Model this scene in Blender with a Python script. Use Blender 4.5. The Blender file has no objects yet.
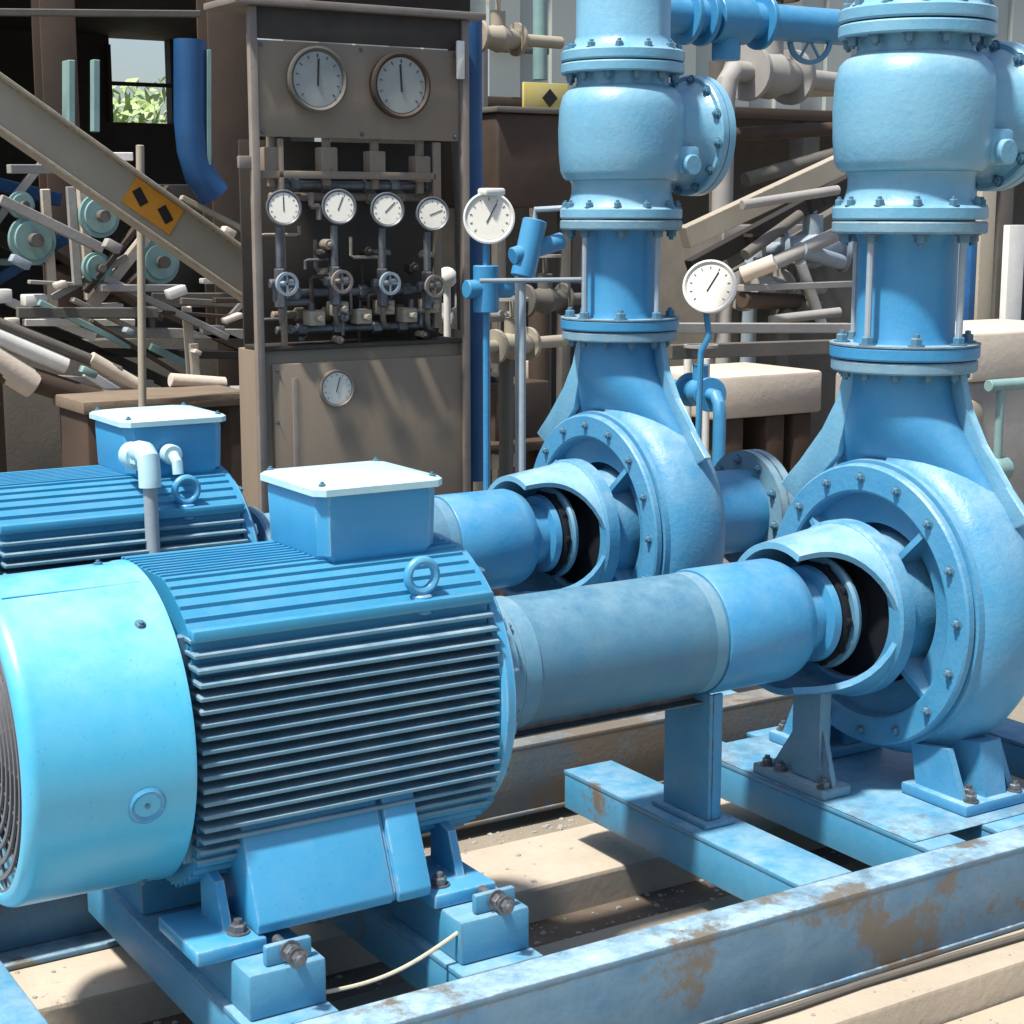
import bpy, bmesh, math, random
from mathutils import Vector, Matrix
random.seed(7)
PI = math.pi
C = bpy.context.scene.collection
scene = bpy.context.scene

# ---------------------------------------------------------------- camera
FPX, HORIZON = 1700.0, 215.0
yaw = math.radians(58); pitch = math.atan((512 - HORIZON) / FPX)
FW = Vector((math.cos(yaw)*math.cos(pitch), math.sin(yaw)*math.cos(pitch), -math.sin(pitch)))
RT = Vector((math.sin(yaw), -math.cos(yaw), 0))
UP = RT.cross(FW)
CAM = Vector((-1.04226, -3.01967, 1.59893))
cd = bpy.data.cameras.new('camera'); cam = bpy.data.objects.new('camera', cd); C.objects.link(cam)
cd.sensor_width = 36; cd.lens = FPX / 1024 * 36; cd.clip_end = 2000; cd.clip_start = 0.05
cam.matrix_world = Matrix(((RT.x, UP.x, -FW.x, CAM.x), (RT.y, UP.y, -FW.y, CAM.y), (RT.z, UP.z, -FW.z, CAM.z), (0, 0, 0, 1)))
scene.camera = cam

def at(px, py, Y):
    """world point seen at a picture position, in the vertical plane at depth Y"""
    r = FW + RT*((px-512)/FPX) - UP*((py-512)/FPX)
    return CAM + r*((Y - CAM.y)/r.y)

# ---------------------------------------------------------------- light
SUN = Vector((-0.42, -0.08, 0.90)).normalized()
w = bpy.data.worlds.new("World"); scene.world = w; w.use_nodes = True
nt = w.node_tree; nt.nodes.clear()
sky = nt.nodes.new('ShaderNodeTexSky'); sky.sky_type = 'NISHITA'; sky.sun_disc = False
sky.sun_elevation = math.asin(SUN.z); sky.sun_rotation = math.atan2(SUN.x, SUN.y)
sky.air_density = 1.0; sky.dust_density = 2.5; sky.ozone_density = 1.0
bg = nt.nodes.new('ShaderNodeBackground'); bg.inputs[1].default_value = 0.115
out = nt.nodes.new('ShaderNodeOutputWorld')
nt.links.new(sky.outputs[0], bg.inputs[0]); nt.links.new(bg.outputs[0], out.inputs[0])
sl = bpy.data.lights.new('sun', 'SUN'); sl.energy = 5.0; sl.angle = math.radians(4); sl.color = (1, 0.95, 0.87)
so = bpy.data.objects.new('sun', sl); C.objects.link(so)
so.rotation_euler = SUN.to_track_quat('Z', 'Y').to_euler()
scene.view_settings.view_transform = 'Standard'; scene.view_settings.look = 'None'
scene.view_settings.exposure = 0.48; scene.view_settings.gamma = 1

# ---------------------------------------------------------------- materials
def mat(name, base, second=None, rough=0.5, metal=0.0, scale=6.0, mix=0.5, bump=0.15, bscale=60.0, dust_and_light=None, dust_and_light_amt=0.0,
        rust=None, rust_level=0.62, rust_scale=3.0, coat=0.0, streak=False, wear=None, wear_r=0.008):
    m = bpy.data.materials.new(name); m.use_nodes = True
    t = m.node_tree; N = t.nodes; L = t.links; N.clear()
    o = N.new('ShaderNodeOutputMaterial'); p = N.new('ShaderNodeBsdfPrincipled'); L.new(p.outputs[0], o.inputs[0])
    g = N.new('ShaderNodeNewGeometry'); tc = N.new('ShaderNodeTexCoord'); oi = N.new('ShaderNodeObjectInfo')
    add = N.new('ShaderNodeVectorMath'); add.operation = 'ADD'
    mul = N.new('ShaderNodeMath'); mul.operation = 'MULTIPLY'; mul.inputs[1].default_value = 37.0
    L.new(oi.outputs['Random'], mul.inputs[0]); L.new(tc.outputs['Object'], add.inputs[0]); L.new(mul.outputs[0], add.inputs[1])
    vec = add.outputs[0]
    if streak:
        mp = N.new('ShaderNodeMapping'); mp.inputs['Scale'].default_value = (1, 1, 0.22); L.new(vec, mp.inputs[0]); vec2 = mp.outputs[0]
    else: vec2 = vec
    def noise(s, d=5, r=0.6, v=None):
        n = N.new('ShaderNodeTexNoise'); n.inputs['Scale'].default_value = s; n.inputs['Detail'].default_value = d
        n.inputs['Roughness'].default_value = r; L.new(v or vec, n.inputs['Vector']); return n.outputs[0]
    def ramp(src, a, b):
        r = N.new('ShaderNodeMapRange'); r.inputs[1].default_value = a; r.inputs[2].default_value = b
        L.new(src, r.inputs[0]); return r.outputs[0]
    def mx(fac, a, b):
        x = N.new('ShaderNodeMix'); x.data_type = 'RGBA'
        if isinstance(fac, float): x.inputs[0].default_value = fac
        else: L.new(fac, x.inputs[0])
        for i, c in ((6, a), (7, b)):
            if isinstance(c, tuple): x.inputs[i].default_value = (*c, 1)
            else: L.new(c, x.inputs[i])
        return x.outputs[2]
    col = base
    n1 = noise(scale, 6, 0.65, vec2)
    f = ramp(n1, 0.5-mix*0.35, 0.5+mix*0.35)
    col = mx(f, base, second or tuple(c*0.8 for c in base))
    rsrc = None
    if dust_and_light:
        n2 = noise(scale*2.3, 6, 0.7)
        sx = N.new('ShaderNodeSeparateXYZ'); L.new(g.outputs['Normal'], sx.inputs[0])
        up = ramp(sx.outputs[2], 0.1, 0.95)  # upward faces go paler: dust plus light from above painted into the colour
        a = N.new('ShaderNodeMath'); a.operation = 'MULTIPLY_ADD'; L.new(up, a.inputs[0]); a.inputs[1].default_value = 0.85; a.inputs[2].default_value = 0.15
        b = N.new('ShaderNodeMath'); b.operation = 'MULTIPLY'; L.new(a.outputs[0], b.inputs[0]); L.new(ramp(n2, 0.3, 0.72), b.inputs[1])
        c_ = N.new('ShaderNodeMath'); c_.operation = 'MULTIPLY'; L.new(b.outputs[0], c_.inputs[0]); c_.inputs[1].default_value = dust_and_light_amt
        col = mx(c_.outputs[0], col, dust_and_light); rsrc = c_.outputs[0]
    if rust:
        n3 = noise(rust_scale, 8, 0.72)
        rf = ramp(n3, rust_level, rust_level+0.06)
        col = mx(rf, col, rust)
    if wear:                          # paint rubbed off along the edges of the metal
        bv = N.new('ShaderNodeBevel'); bv.samples = 4; bv.inputs[0].default_value = wear_r
        dp = N.new('ShaderNodeVectorMath'); dp.operation = 'DOT_PRODUCT'; L.new(bv.outputs[0], dp.inputs[0]); L.new(g.outputs['Normal'], dp.inputs[1])
        e1 = N.new('ShaderNodeMapRange'); e1.inputs[1].default_value = 0.985; e1.inputs[2].default_value = 0.86; L.new(dp.outputs['Value'], e1.inputs[0])
        e2 = N.new('ShaderNodeMath'); e2.operation = 'MULTIPLY'; L.new(e1.outputs[0], e2.inputs[0]); L.new(ramp(noise(24, 6, 0.75), 0.44, 0.54), e2.inputs[1])
        col = mx(e2.outputs[0], col, wear)
    n5 = noise(140, 3, 0.6)          # grime speckle
    sp = ramp(n5, 0.62, 0.75)
    s2 = N.new('ShaderNodeMath'); s2.operation = 'MULTIPLY'; L.new(sp, s2.inputs[0]); s2.inputs[1].default_value = 0.35
    dk = N.new('ShaderNodeMix'); dk.data_type = 'RGBA'; dk.blend_type = 'MULTIPLY'; L.new(s2.outputs[0], dk.inputs[0]); L.new(col, dk.inputs[6]) if not isinstance(col, tuple) else None
    dk.inputs[7].default_value = (0.35, 0.33, 0.3, 1)
    L.new(dk.outputs[2], p.inputs['Base Color'])
    rr = N.new('ShaderNodeMapRange'); rr.inputs[3].default_value = max(rough-0.12, 0.05); rr.inputs[4].default_value = min(rough+0.2, 1)
    L.new(noise(scale*1.7, 5, 0.7), rr.inputs[0]); L.new(rr.outputs[0], p.inputs['Roughness'])
    p.inputs['Metallic'].default_value = metal
    if coat: p.inputs['Coat Weight'].default_value = coat; p.inputs['Coat Roughness'].default_value = 0.25
    if bump:
        bm_ = N.new('ShaderNodeBump'); bm_.inputs['Strength'].default_value = bump; bm_.inputs['Distance'].default_value = 0.004
        L.new(noise(bscale, 5, 0.6), bm_.inputs['Height']); L.new(bm_.outputs[0], p.inputs['Normal'])
    return m

DUST = (0.36, 0.47, 0.50)
M = {}
M['motor'] = mat('motor_blue_paint', (0.022, 0.255, 0.50), (0.045, 0.31, 0.55), 0.38, scale=4, mix=0.9, streak=True, rust=(0.08, 0.15, 0.20), rust_level=0.69, rust_scale=15, bump=0.08, dust_and_light=DUST, dust_and_light_amt=0.30, coat=0.2, wear=(0.33, 0.42, 0.46))
M['fins'] = mat('finned_blue_paint', (0.018, 0.23, 0.43), (0.03, 0.25, 0.43), 0.45, scale=5, bump=0.1, dust_and_light=(0.28, 0.40, 0.45), dust_and_light_amt=0.25)
M['sidefins'] = mat('side_fin_dusty_blue', (0.05, 0.18, 0.29), (0.10, 0.22, 0.30), 0.45, scale=6, mix=0.9, bump=0.1, dust_and_light=(0.42, 0.52, 0.56), dust_and_light_amt=0.7)
M['cowl'] = mat('cowl_blue_paint', (0.05, 0.43, 0.68), (0.04, 0.39, 0.64), 0.30, scale=2.5, bump=0.05, dust_and_light=(0.5, 0.72, 0.76), dust_and_light_amt=0.55, coat=0.3, mix=0.9, streak=True, rust=(0.10, 0.22, 0.30), rust_level=0.695, rust_scale=13)  # pale upward tint also paints overhead light onto the cowl top
M['lid'] = mat('lid_pale_paint', (0.33, 0.58, 0.68), (0.46, 0.66, 0.70), 0.4, scale=5, bump=0.06, dust_and_light=(0.6, 0.66, 0.65), dust_and_light_amt=0.5)
M['cast'] = mat('pump_blue_paint', (0.025, 0.21, 0.41), (0.06, 0.26, 0.44), 0.38, scale=5, mix=0.8, bump=0.4, bscale=70, dust_and_light=(0.42, 0.54, 0.58), dust_and_light_amt=0.65, rust=(0.14, 0.28, 0.36), rust_level=0.67, rust_scale=22)  # dusty tops kept pale over plainer sides, painting in some top light
M['valve'] = mat('valve_blue_paint', (0.085, 0.30, 0.47), (0.17, 0.39, 0.53), 0.30, coat=0.2, scale=4, mix=0.8, bump=0.35, bscale=60, dust_and_light=(0.46, 0.58, 0.61), dust_and_light_amt=0.7, rust=(0.30, 0.42, 0.47), rust_level=0.66, rust_scale=18)
M['pipe'] = mat('pipe_blue_paint', (0.02, 0.20, 0.43), (0.05, 0.27, 0.48), 0.36, scale=6, mix=0.8, bump=0.25, dust_and_light=DUST, dust_and_light_amt=0.35)
M['flange'] = mat('flange_dusty_blue', (0.10, 0.25, 0.36), (0.17, 0.30, 0.37), 0.55, scale=9, bump=0.3, dust_and_light=(0.40, 0.46, 0.46), dust_and_light_amt=0.6, rust=(0.16, 0.12, 0.09), rust_level=0.64, rust_scale=9, wear=(0.13, 0.085, 0.06))
M['guard'] = mat('guard_dusty_blue', (0.045, 0.20, 0.34), (0.10, 0.25, 0.35), 0.5, scale=6, bump=0.15, dust_and_light=(0.36, 0.44, 0.46), dust_and_light_amt=0.6)
M['frame'] = mat('frame_blue_paint', (0.03, 0.22, 0.40), (0.06, 0.26, 0.42), 0.48, scale=5, bump=0.2, dust_and_light=(0.45, 0.55, 0.57), dust_and_light_amt=0.5, rust=(0.13, 0.105, 0.08), rust_level=0.62, rust_scale=2.6, wear=(0.13, 0.085, 0.06))
M['rail'] = mat('rail_worn_blue', (0.045, 0.165, 0.29), (0.10, 0.20, 0.29), 0.5, scale=5, bump=0.3, dust_and_light=(0.46, 0.62, 0.70), dust_and_light_amt=0.9, rust=(0.15, 0.14, 0.12), rust_level=0.525, rust_scale=2.6, wear=(0.13, 0.085, 0.06))
M['railfar'] = mat('rail_dirt_covered', (0.06, 0.12, 0.17), (0.16, 0.15, 0.13), 0.7, scale=4, mix=0.7, bump=0.4, dust_and_light=(0.30, 0.28, 0.24), dust_and_light_amt=0.8, rust=(0.15, 0.125, 0.10), rust_level=0.48, rust_scale=3)
M['dark'] = mat('black_rubber', (0.010, 0.013, 0.018), None, 0.9, bump=0.2)
M['dark'].node_tree.nodes['Principled BSDF'].inputs['Specular IOR Level'].default_value = 0.15
M['steel'] = mat('dull_steel', (0.20, 0.22, 0.24), (0.11, 0.11, 0.12), 0.45, metal=0.6, scale=20)
M['bolt'] = mat('bolt_painted_steel', (0.05, 0.18, 0.29), (0.12, 0.21, 0.27), 0.5, metal=0.2, scale=30)
M['grille'] = mat('grille_grey', (0.16, 0.17, 0.19), None, 0.5, metal=0.3)
M['panel'] = mat('panel_grey_brown', (0.18, 0.14, 0.098), (0.24, 0.195, 0.145), 0.55, scale=4, mix=0.8, bump=0.1, rust=(0.15, 0.09, 0.05), rust_level=0.66, rust_scale=4, streak=True, wear=(0.28, 0.25, 0.21))
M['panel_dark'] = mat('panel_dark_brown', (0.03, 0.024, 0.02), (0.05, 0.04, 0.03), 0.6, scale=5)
M['panel_edge'] = mat('panel_worn_edge', (0.24, 0.21, 0.18), (0.17, 0.14, 0.12), 0.55, scale=6)
M['dial'] = mat('dial_white', (0.34, 0.35, 0.33), (0.25, 0.27, 0.25), 0.35, scale=8, bump=0)
M['dial_bright'] = mat('dial_bright_white', (0.74, 0.72, 0.64), (0.66, 0.64, 0.56), 0.35, scale=8, bump=0)
M['ink'] = mat('black_ink', (0.015, 0.015, 0.015), None, 0.5, bump=0)
M['yellow'] = mat('sticker_yellow', (0.70, 0.31, 0.025), (0.62, 0.26, 0.03), 0.5, scale=12)
M['yellow_pale'] = mat('sign_faded_yellow', (0.62, 0.50, 0.10), (0.6, 0.52, 0.25), 0.5, scale=9)
M['beige'] = mat('beige_steel_paint', (0.40, 0.36, 0.28), (0.30, 0.27, 0.21), 0.55, scale=3, mix=0.8, rust=(0.13, 0.08, 0.05), rust_level=0.66, rust_scale=3, wear=(0.13, 0.085, 0.06))
M['brown'] = mat('rusty_dark_steel', (0.035, 0.027, 0.02), (0.075, 0.045, 0.028), 0.7, scale=3, mix=0.7)
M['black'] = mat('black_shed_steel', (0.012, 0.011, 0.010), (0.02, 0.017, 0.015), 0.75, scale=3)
M['teal'] = mat('pale_teal_paint', (0.24, 0.38, 0.36), (0.16, 0.28, 0.28), 0.5, scale=4)
M['navy'] = mat('deep_blue_paint', (0.01, 0.06, 0.17), (0.015, 0.09, 0.23), 0.4, scale=4)
M['pale'] = mat('pale_cladding', (0.44, 0.46, 0.42), (0.36, 0.42, 0.40), 0.6, scale=1.6, mix=0.9, rust=(0.30, 0.24, 0.17), rust_level=0.62, rust_scale=1.3, streak=True)
M['cream'] = mat('cream_concrete', (0.60, 0.52, 0.43), (0.50, 0.44, 0.36), 0.8, scale=4, bump=0.5, bscale=30)
M['grey'] = mat('grey_weathered', (0.24, 0.235, 0.225), (0.34, 0.325, 0.30), 0.65, scale=5, mix=0.8, bump=0.3)
M['greydark'] = mat('dark_grey_weathered', (0.085, 0.083, 0.072), (0.14, 0.125, 0.105), 0.7, scale=5, mix=0.8, bump=0.3)
M['white'] = mat('white_paint', (0.72, 0.72, 0.68), (0.6, 0.6, 0.56), 0.5, scale=6)
M['wood'] = mat('old_timber', (0.22, 0.17, 0.12), (0.13, 0.095, 0.065), 0.8, scale=7, mix=0.9, bump=0.5)
M['concrete'] = mat('plinth_concrete', (0.47, 0.41, 0.31), (0.33, 0.28, 0.22), 0.85, scale=3.2, mix=0.9, bump=0.6, bscale=35, rust=(0.16, 0.12, 0.085), rust_level=0.60, rust_scale=3.2)
M['oily'] = mat('oil_stained_concrete', (0.30, 0.26, 0.20), (0.19, 0.165, 0.13), 0.75, scale=3.5, mix=0.8, bump=0.7, bscale=30, rust=(0.09, 0.07, 0.055), rust_level=0.56, rust_scale=2.3)
M['strip'] = mat('pale_concrete_strip', (0.52, 0.45, 0.36), (0.38, 0.33, 0.26), 0.85, scale=4.5, mix=0.8, bump=0.6, bscale=35, rust=(0.20, 0.155, 0.12), rust_level=0.63, rust_scale=5)
M['dirt'] = mat('brown_wet_dirt', (0.085, 0.060, 0.045), (0.16, 0.13, 0.10), 0.7, scale=7, mix=0.8, bump=1.0, bscale=22)
M['ground'] = mat('yard_ground', (0.20, 0.175, 0.15), (0.11, 0.095, 0.08), 0.9, scale=1.5, mix=0.9, bump=0.8, bscale=18)
M['leaf'] = mat('leaf_green', (0.20, 0.32, 0.06), (0.45, 0.55, 0.30), 0.6, scale=3, bump=0)
M['cord'] = mat('pale_cord', (0.55, 0.52, 0.40), (0.4, 0.37, 0.28), 0.8, scale=40)
M['conduit'] = mat('pale_conduit', (0.30, 0.37, 0.42), (0.24, 0.30, 0.35), 0.5, scale=12)

# perforated guard mesh: raised expanded-metal pattern in the bump only
def add_mesh_bump(m, s=330):
    t = m.node_tree; N = t.nodes; L = t.links
    p = next(n for n in N if n.type == 'BSDF_PRINCIPLED')
    tc = N.new('ShaderNodeTexCoord'); v = N.new('ShaderNodeTexVoronoi'); v.inputs['Scale'].default_value = s
    L.new(tc.outputs['Object'], v.inputs['Vector'])
    b = N.new('ShaderNodeBump'); b.inputs['Strength'].default_value = 0.22; b.inputs['Distance'].default_value = 0.002
    L.new(v.outputs['Distance'], b.inputs['Height']); L.new(b.outputs[0], p.inputs['Normal'])
M['guard_mesh'] = mat('guard_expanded_mesh', (0.03, 0.15, 0.27), (0.06, 0.175, 0.26), 0.4, scale=5, dust_and_light=(0.30, 0.44, 0.50), dust_and_light_amt=0.5, streak=True)
add_mesh_bump(M['guard_mesh'])

# ---------------------------------------------------------------- mesh helpers
OFF = {}
def link(o, parent):
    C.objects.link(o)
    if parent: o.parent = parent
def base(o): return OFF.get(o.name, Vector((0, 0, 0))) if o else Vector((0, 0, 0))

class MB:
    def __init__(s): s.bm = bmesh.new()
    def box(s, a, b, bev=0.004, seg=2, rot=None):
        a, b = Vector(a), Vector(b); c = (a+b)/2; d = b-a
        r = bmesh.ops.create_cube(s.bm, size=1)
        vs = r['verts']; bmesh.ops.scale(s.bm, vec=(abs(d.x), abs(d.y), abs(d.z)), verts=vs)
        if bev:
            bv = min(bev, min(abs(d.x), abs(d.y), abs(d.z))*0.4)
            es = list({e for v in vs for e in v.link_edges})
            q = bmesh.ops.bevel(s.bm, geom=es, offset=bv, segments=seg, affect='EDGES', profile=0.5)
            vs = list({v for f in q['faces'] for v in f.verts} | {v for v in vs if v.is_valid})
        if rot is not None: bmesh.ops.rotate(s.bm, cent=(0, 0, 0), matrix=rot, verts=vs)
        bmesh.ops.translate(s.bm, vec=c, verts=vs); return s
    def beam(s, p, q, wd, ht, bev=0.004):
        """rectangular bar from p to q"""
        p, q = Vector(p), Vector(q); d = q-p; L_ = d.length; x = d.normalized()
        z = Vector((0, 0, 1)); 
        if abs(x.z) > 0.98: z = Vector((0, 1, 0))
        y = z.cross(x).normalized(); z = x.cross(y)
        R = Matrix((x, y, z)).transposed()
        m = (p+q)/2
        return s.box(m-Vector((L_/2, wd/2, ht/2)), m+Vector((L_/2, wd/2, ht/2)), bev, 1, R)
    def lathe(s, prof, o, axis, seg=64, a0=0, a1=2*PI):
        o = Vector(o); ax = Vector(axis).normalized()
        u = ax.orthogonal().normalized() if abs(ax.z) > 0.9 else Vector((0, 0, 1)).cross(ax).cross(ax).normalized()*-1
        v = ax.cross(u)
        full = abs(a1-a0-2*PI) < 1e-6; n = seg if full else seg+1
        rings = []
        for a, r in prof:
            if r < 1e-6: rings.append([s.bm.verts.new(o+ax*a)]*n)
            else: rings.append([s.bm.verts.new(o+ax*a+(u*math.cos(a0+(a1-a0)*i/seg)+v*math.sin(a0+(a1-a0)*i/seg))*r) for i in range(n)])
        for k in range(len(rings)-1):
            for i in range(seg):
                j = (i+1) % n
                q = [rings[k][i], rings[k][j], rings[k+1][j], rings[k+1][i]]
                w_ = []
                for t in q:
                    if t not in w_: w_.append(t)
                if len(w_) > 2:
                    try: s.bm.faces.new(w_)
                    except ValueError: pass
        if not full and prof[0] == prof[-1]:
            pass
        if not full:
            for i in (0, n-1):
                f = []
                for r_ in rings:
                    if r_[i] not in f: f.append(r_[i])
                if len(f) > 2:
                    try: s.bm.faces.new(f)
                    except ValueError: pass
        return s
    def cyl(s, p, q, r, seg=24, bev=0.003, r2=None):
        p, q = Vector(p), Vector(q); L_ = (q-p).length; r2 = r if r2 is None else r2
        b = min(bev, r*0.3, L_*0.3)
        return s.lathe([(0, 0), (0, r-b), (b, r), (L_-b, r2), (L_, r2-b), (L_, 0)], p, q-p, seg)
    def tube(s, pts, r, seg=12):
        pts = [Vector(p) for p in pts]; prev = None; rings = []
        for i, p in enumerate(pts):
            t = (pts[min(i+1, len(pts)-1)]-pts[max(i-1, 0)]).normalized()
            u = t.orthogonal().normalized() if prev is None else (prev-t*prev.dot(t)).normalized()
            prev = u; v = t.cross(u)
            rings.append([s.bm.verts.new(p+(u*math.cos(2*PI*k/seg)+v*math.sin(2*PI*k/seg))*r) for k in range(seg)])
        for a, b in zip(rings, rings[1:]):
            for k in range(seg): s.bm.faces.new((a[k], a[(k+1) % seg], b[(k+1) % seg], b[k]))
        s.bm.faces.new(rings[0][::-1]); s.bm.faces.new(rings[-1]); return s
    def prism(s, poly, d):
        d = Vector(d); a = [s.bm.verts.new(Vector(p)) for p in poly]; b = [s.bm.verts.new(Vector(p)+d) for p in poly]
        n = len(a); s.bm.faces.new(a[::-1]); s.bm.faces.new(b)
        for i in range(n): s.bm.faces.new((a[i], a[(i+1) % n], b[(i+1) % n], b[i]))
        return s
    def loft(s, rings, cap=True):
        R = [[s.bm.verts.new(Vector(p)) for p in r] for r in rings]; n = len(R[0])
        for a, b in zip(R, R[1:]):
            for k in range(n): s.bm.faces.new((a[k], a[(k+1) % n], b[(k+1) % n], b[k]))
        if cap: s.bm.faces.new(R[0][::-1]); s.bm.faces.new(R[-1])
        return s
    def build(s, name, m, parent=None, ang=32):
        bmesh.ops.remove_doubles(s.bm, verts=s.bm.verts, dist=1e-5)
        bmesh.ops.recalc_face_normals(s.bm, faces=s.bm.faces)
        off = base(parent)
        if parent: bmesh.ops.translate(s.bm, vec=-off, verts=s.bm.verts)
        me = bpy.data.meshes.new(name); s.bm.to_mesh(me); s.bm.free()
        me.materials.append(m)
        for p in me.polygons: p.use_smooth = True
        me.set_sharp_from_angle(angle=math.radians(ang))
        o = bpy.data.objects.new(name, me); link(o, parent); OFF[o.name] = off
        return o

def tag(o, label=None, cat=None, group=None, kind=None):
    if label: o['label'] = label
    if cat: o['category'] = cat
    if group: o['group'] = group
    if kind: o['kind'] = kind
    return o
def thing(name, loc, label, cat, group=None):
    o = bpy.data.objects.new(name, None); o.empty_display_size = 0.1; C.objects.link(o)
    o.location = loc; OFF[o.name] = Vector(loc); return tag(o, label, cat, group)
def single(name, mb, m, label, cat, group=None, loc=None):
    """a thing that is one mesh"""
    o = mb.build(name, m)
    if loc is None:
        vs = [v.co for v in o.data.vertices]
        loc = Vector(((min(v.x for v in vs)+max(v.x for v in vs))/2, (min(v.y for v in vs)+max(v.y for v in vs))/2, min(v.z for v in vs)))
    loc = Vector(loc); o.data.transform(Matrix.Translation(-loc)); o.location = loc
    return tag(o, label, cat, group)
def copy_tree(o, parent=None):
    c = o.copy(); C.objects.link(c)
    if parent: c.parent = parent
    for ch in list(o.children): copy_tree(ch, c)
    return c
def clone(o, d, label):
    c = copy_tree(o); c.location = Vector(o.location)+Vector(d); c['label'] = label; return c

BM_ = {}
def bolt(parent, p, axis, r=0.012, h=0.014, m='bolt', name='bolt'):
    key = (round(r, 4), round(h, 4), m)
    if key not in BM_:
        b = MB(); b.lathe([(0, 0), (0, r*1.35), (r*0.22, r*1.35), (r*0.22, 0)], (0, 0, 0), (0, 0, 1), 14)
        b.lathe([(r*0.22, 0), (r*0.22, r), (h*0.85, r), (h, r*0.82), (h, 0)], (0, 0, 0), (0, 0, 1), 6)
        b.lathe([(h, 0), (h, r*0.5), (h+r*0.5, r*0.5), (h+r*0.6, 0)], (0, 0, 0), (0, 0, 1), 10)
        o = b.build('bolt_master', M[m]); BM_[key] = o.data; bpy.data.objects.remove(o)
    o = bpy.data.objects.new(name, BM_[key]); link(o, parent)
    o.location = Vector(p)-base(parent); o.rotation_euler = Vector(axis).to_track_quat('Z', 'Y').to_euler()
    return o
def bolt_circle(parent, c, axis, R, n, r=0.012, h=0.014, phase=0.0, m='bolt'):
    c = Vector(c); ax = Vector(axis).normalized(); u = ax.orthogonal().normalized(); v = ax.cross(u)
    for i in range(n):
        a = phase+2*PI*i/n
        bolt(parent, c+(u*math.cos(a)+v*math.sin(a))*R, ax, r, h, m)

# ================================================================ SETTING
g = MB(); g.prism([(-80, -60, 0), (160, -60, 0), (160, 200, 0), (-80, 200, 0)], (0, 0, -0.5))
g.build('ground', M['ground']).location.z = -0.16
bpy.data.objects['ground']['kind'] = 'structure'
g = MB(); g.box((-3.5, -0.66, -0.30), (3.6, -0.03, 0.0), 0.012)
tag(g.build('equipment_plinth', M['concrete']), kind='structure')
g = MB(); g.box((-3.5, 0.25, -0.30), (3.6, 0.545, 0.0), 0.012)
tag(g.build('concrete_strip', M['strip']), kind='structure')
g = MB(); g.box((-3.5, 0.60, -0.30), (3.6, 2.25, -0.03), 0.012)
tag(g.build('concrete_floor', M['oily']), kind='structure')
g = MB(); g.box((-3.5, -0.04, -0.30), (3.6, 0.61, -0.09), 0)
tag(g.build('trench_floor', M['dirt']), kind='structure')
g = MB(); g.box((-3.5, -2.6, -0.40), (3.6, -0.665, -0.075), 0.012)
tag(g.build('concrete_apron', M['concrete']), kind='structure')

# ================================================================ PUMP TRAIN  (shaft axis along X at z = .65)
AZ = 0.65
def env(a, ins_top=0, ins_side=0):
    c, s_ = abs(math.cos(a)), abs(math.sin(a))
    r = 0.319; lim = 'c'
    if c > 1e-6 and 0.285/c < r: r = 0.285/c
    if s_ > 1e-6 and 0.30/s_ < r: r = 0.30/s_
    side = c > 0.77
    return r-(ins_side if side else ins_top)

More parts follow.
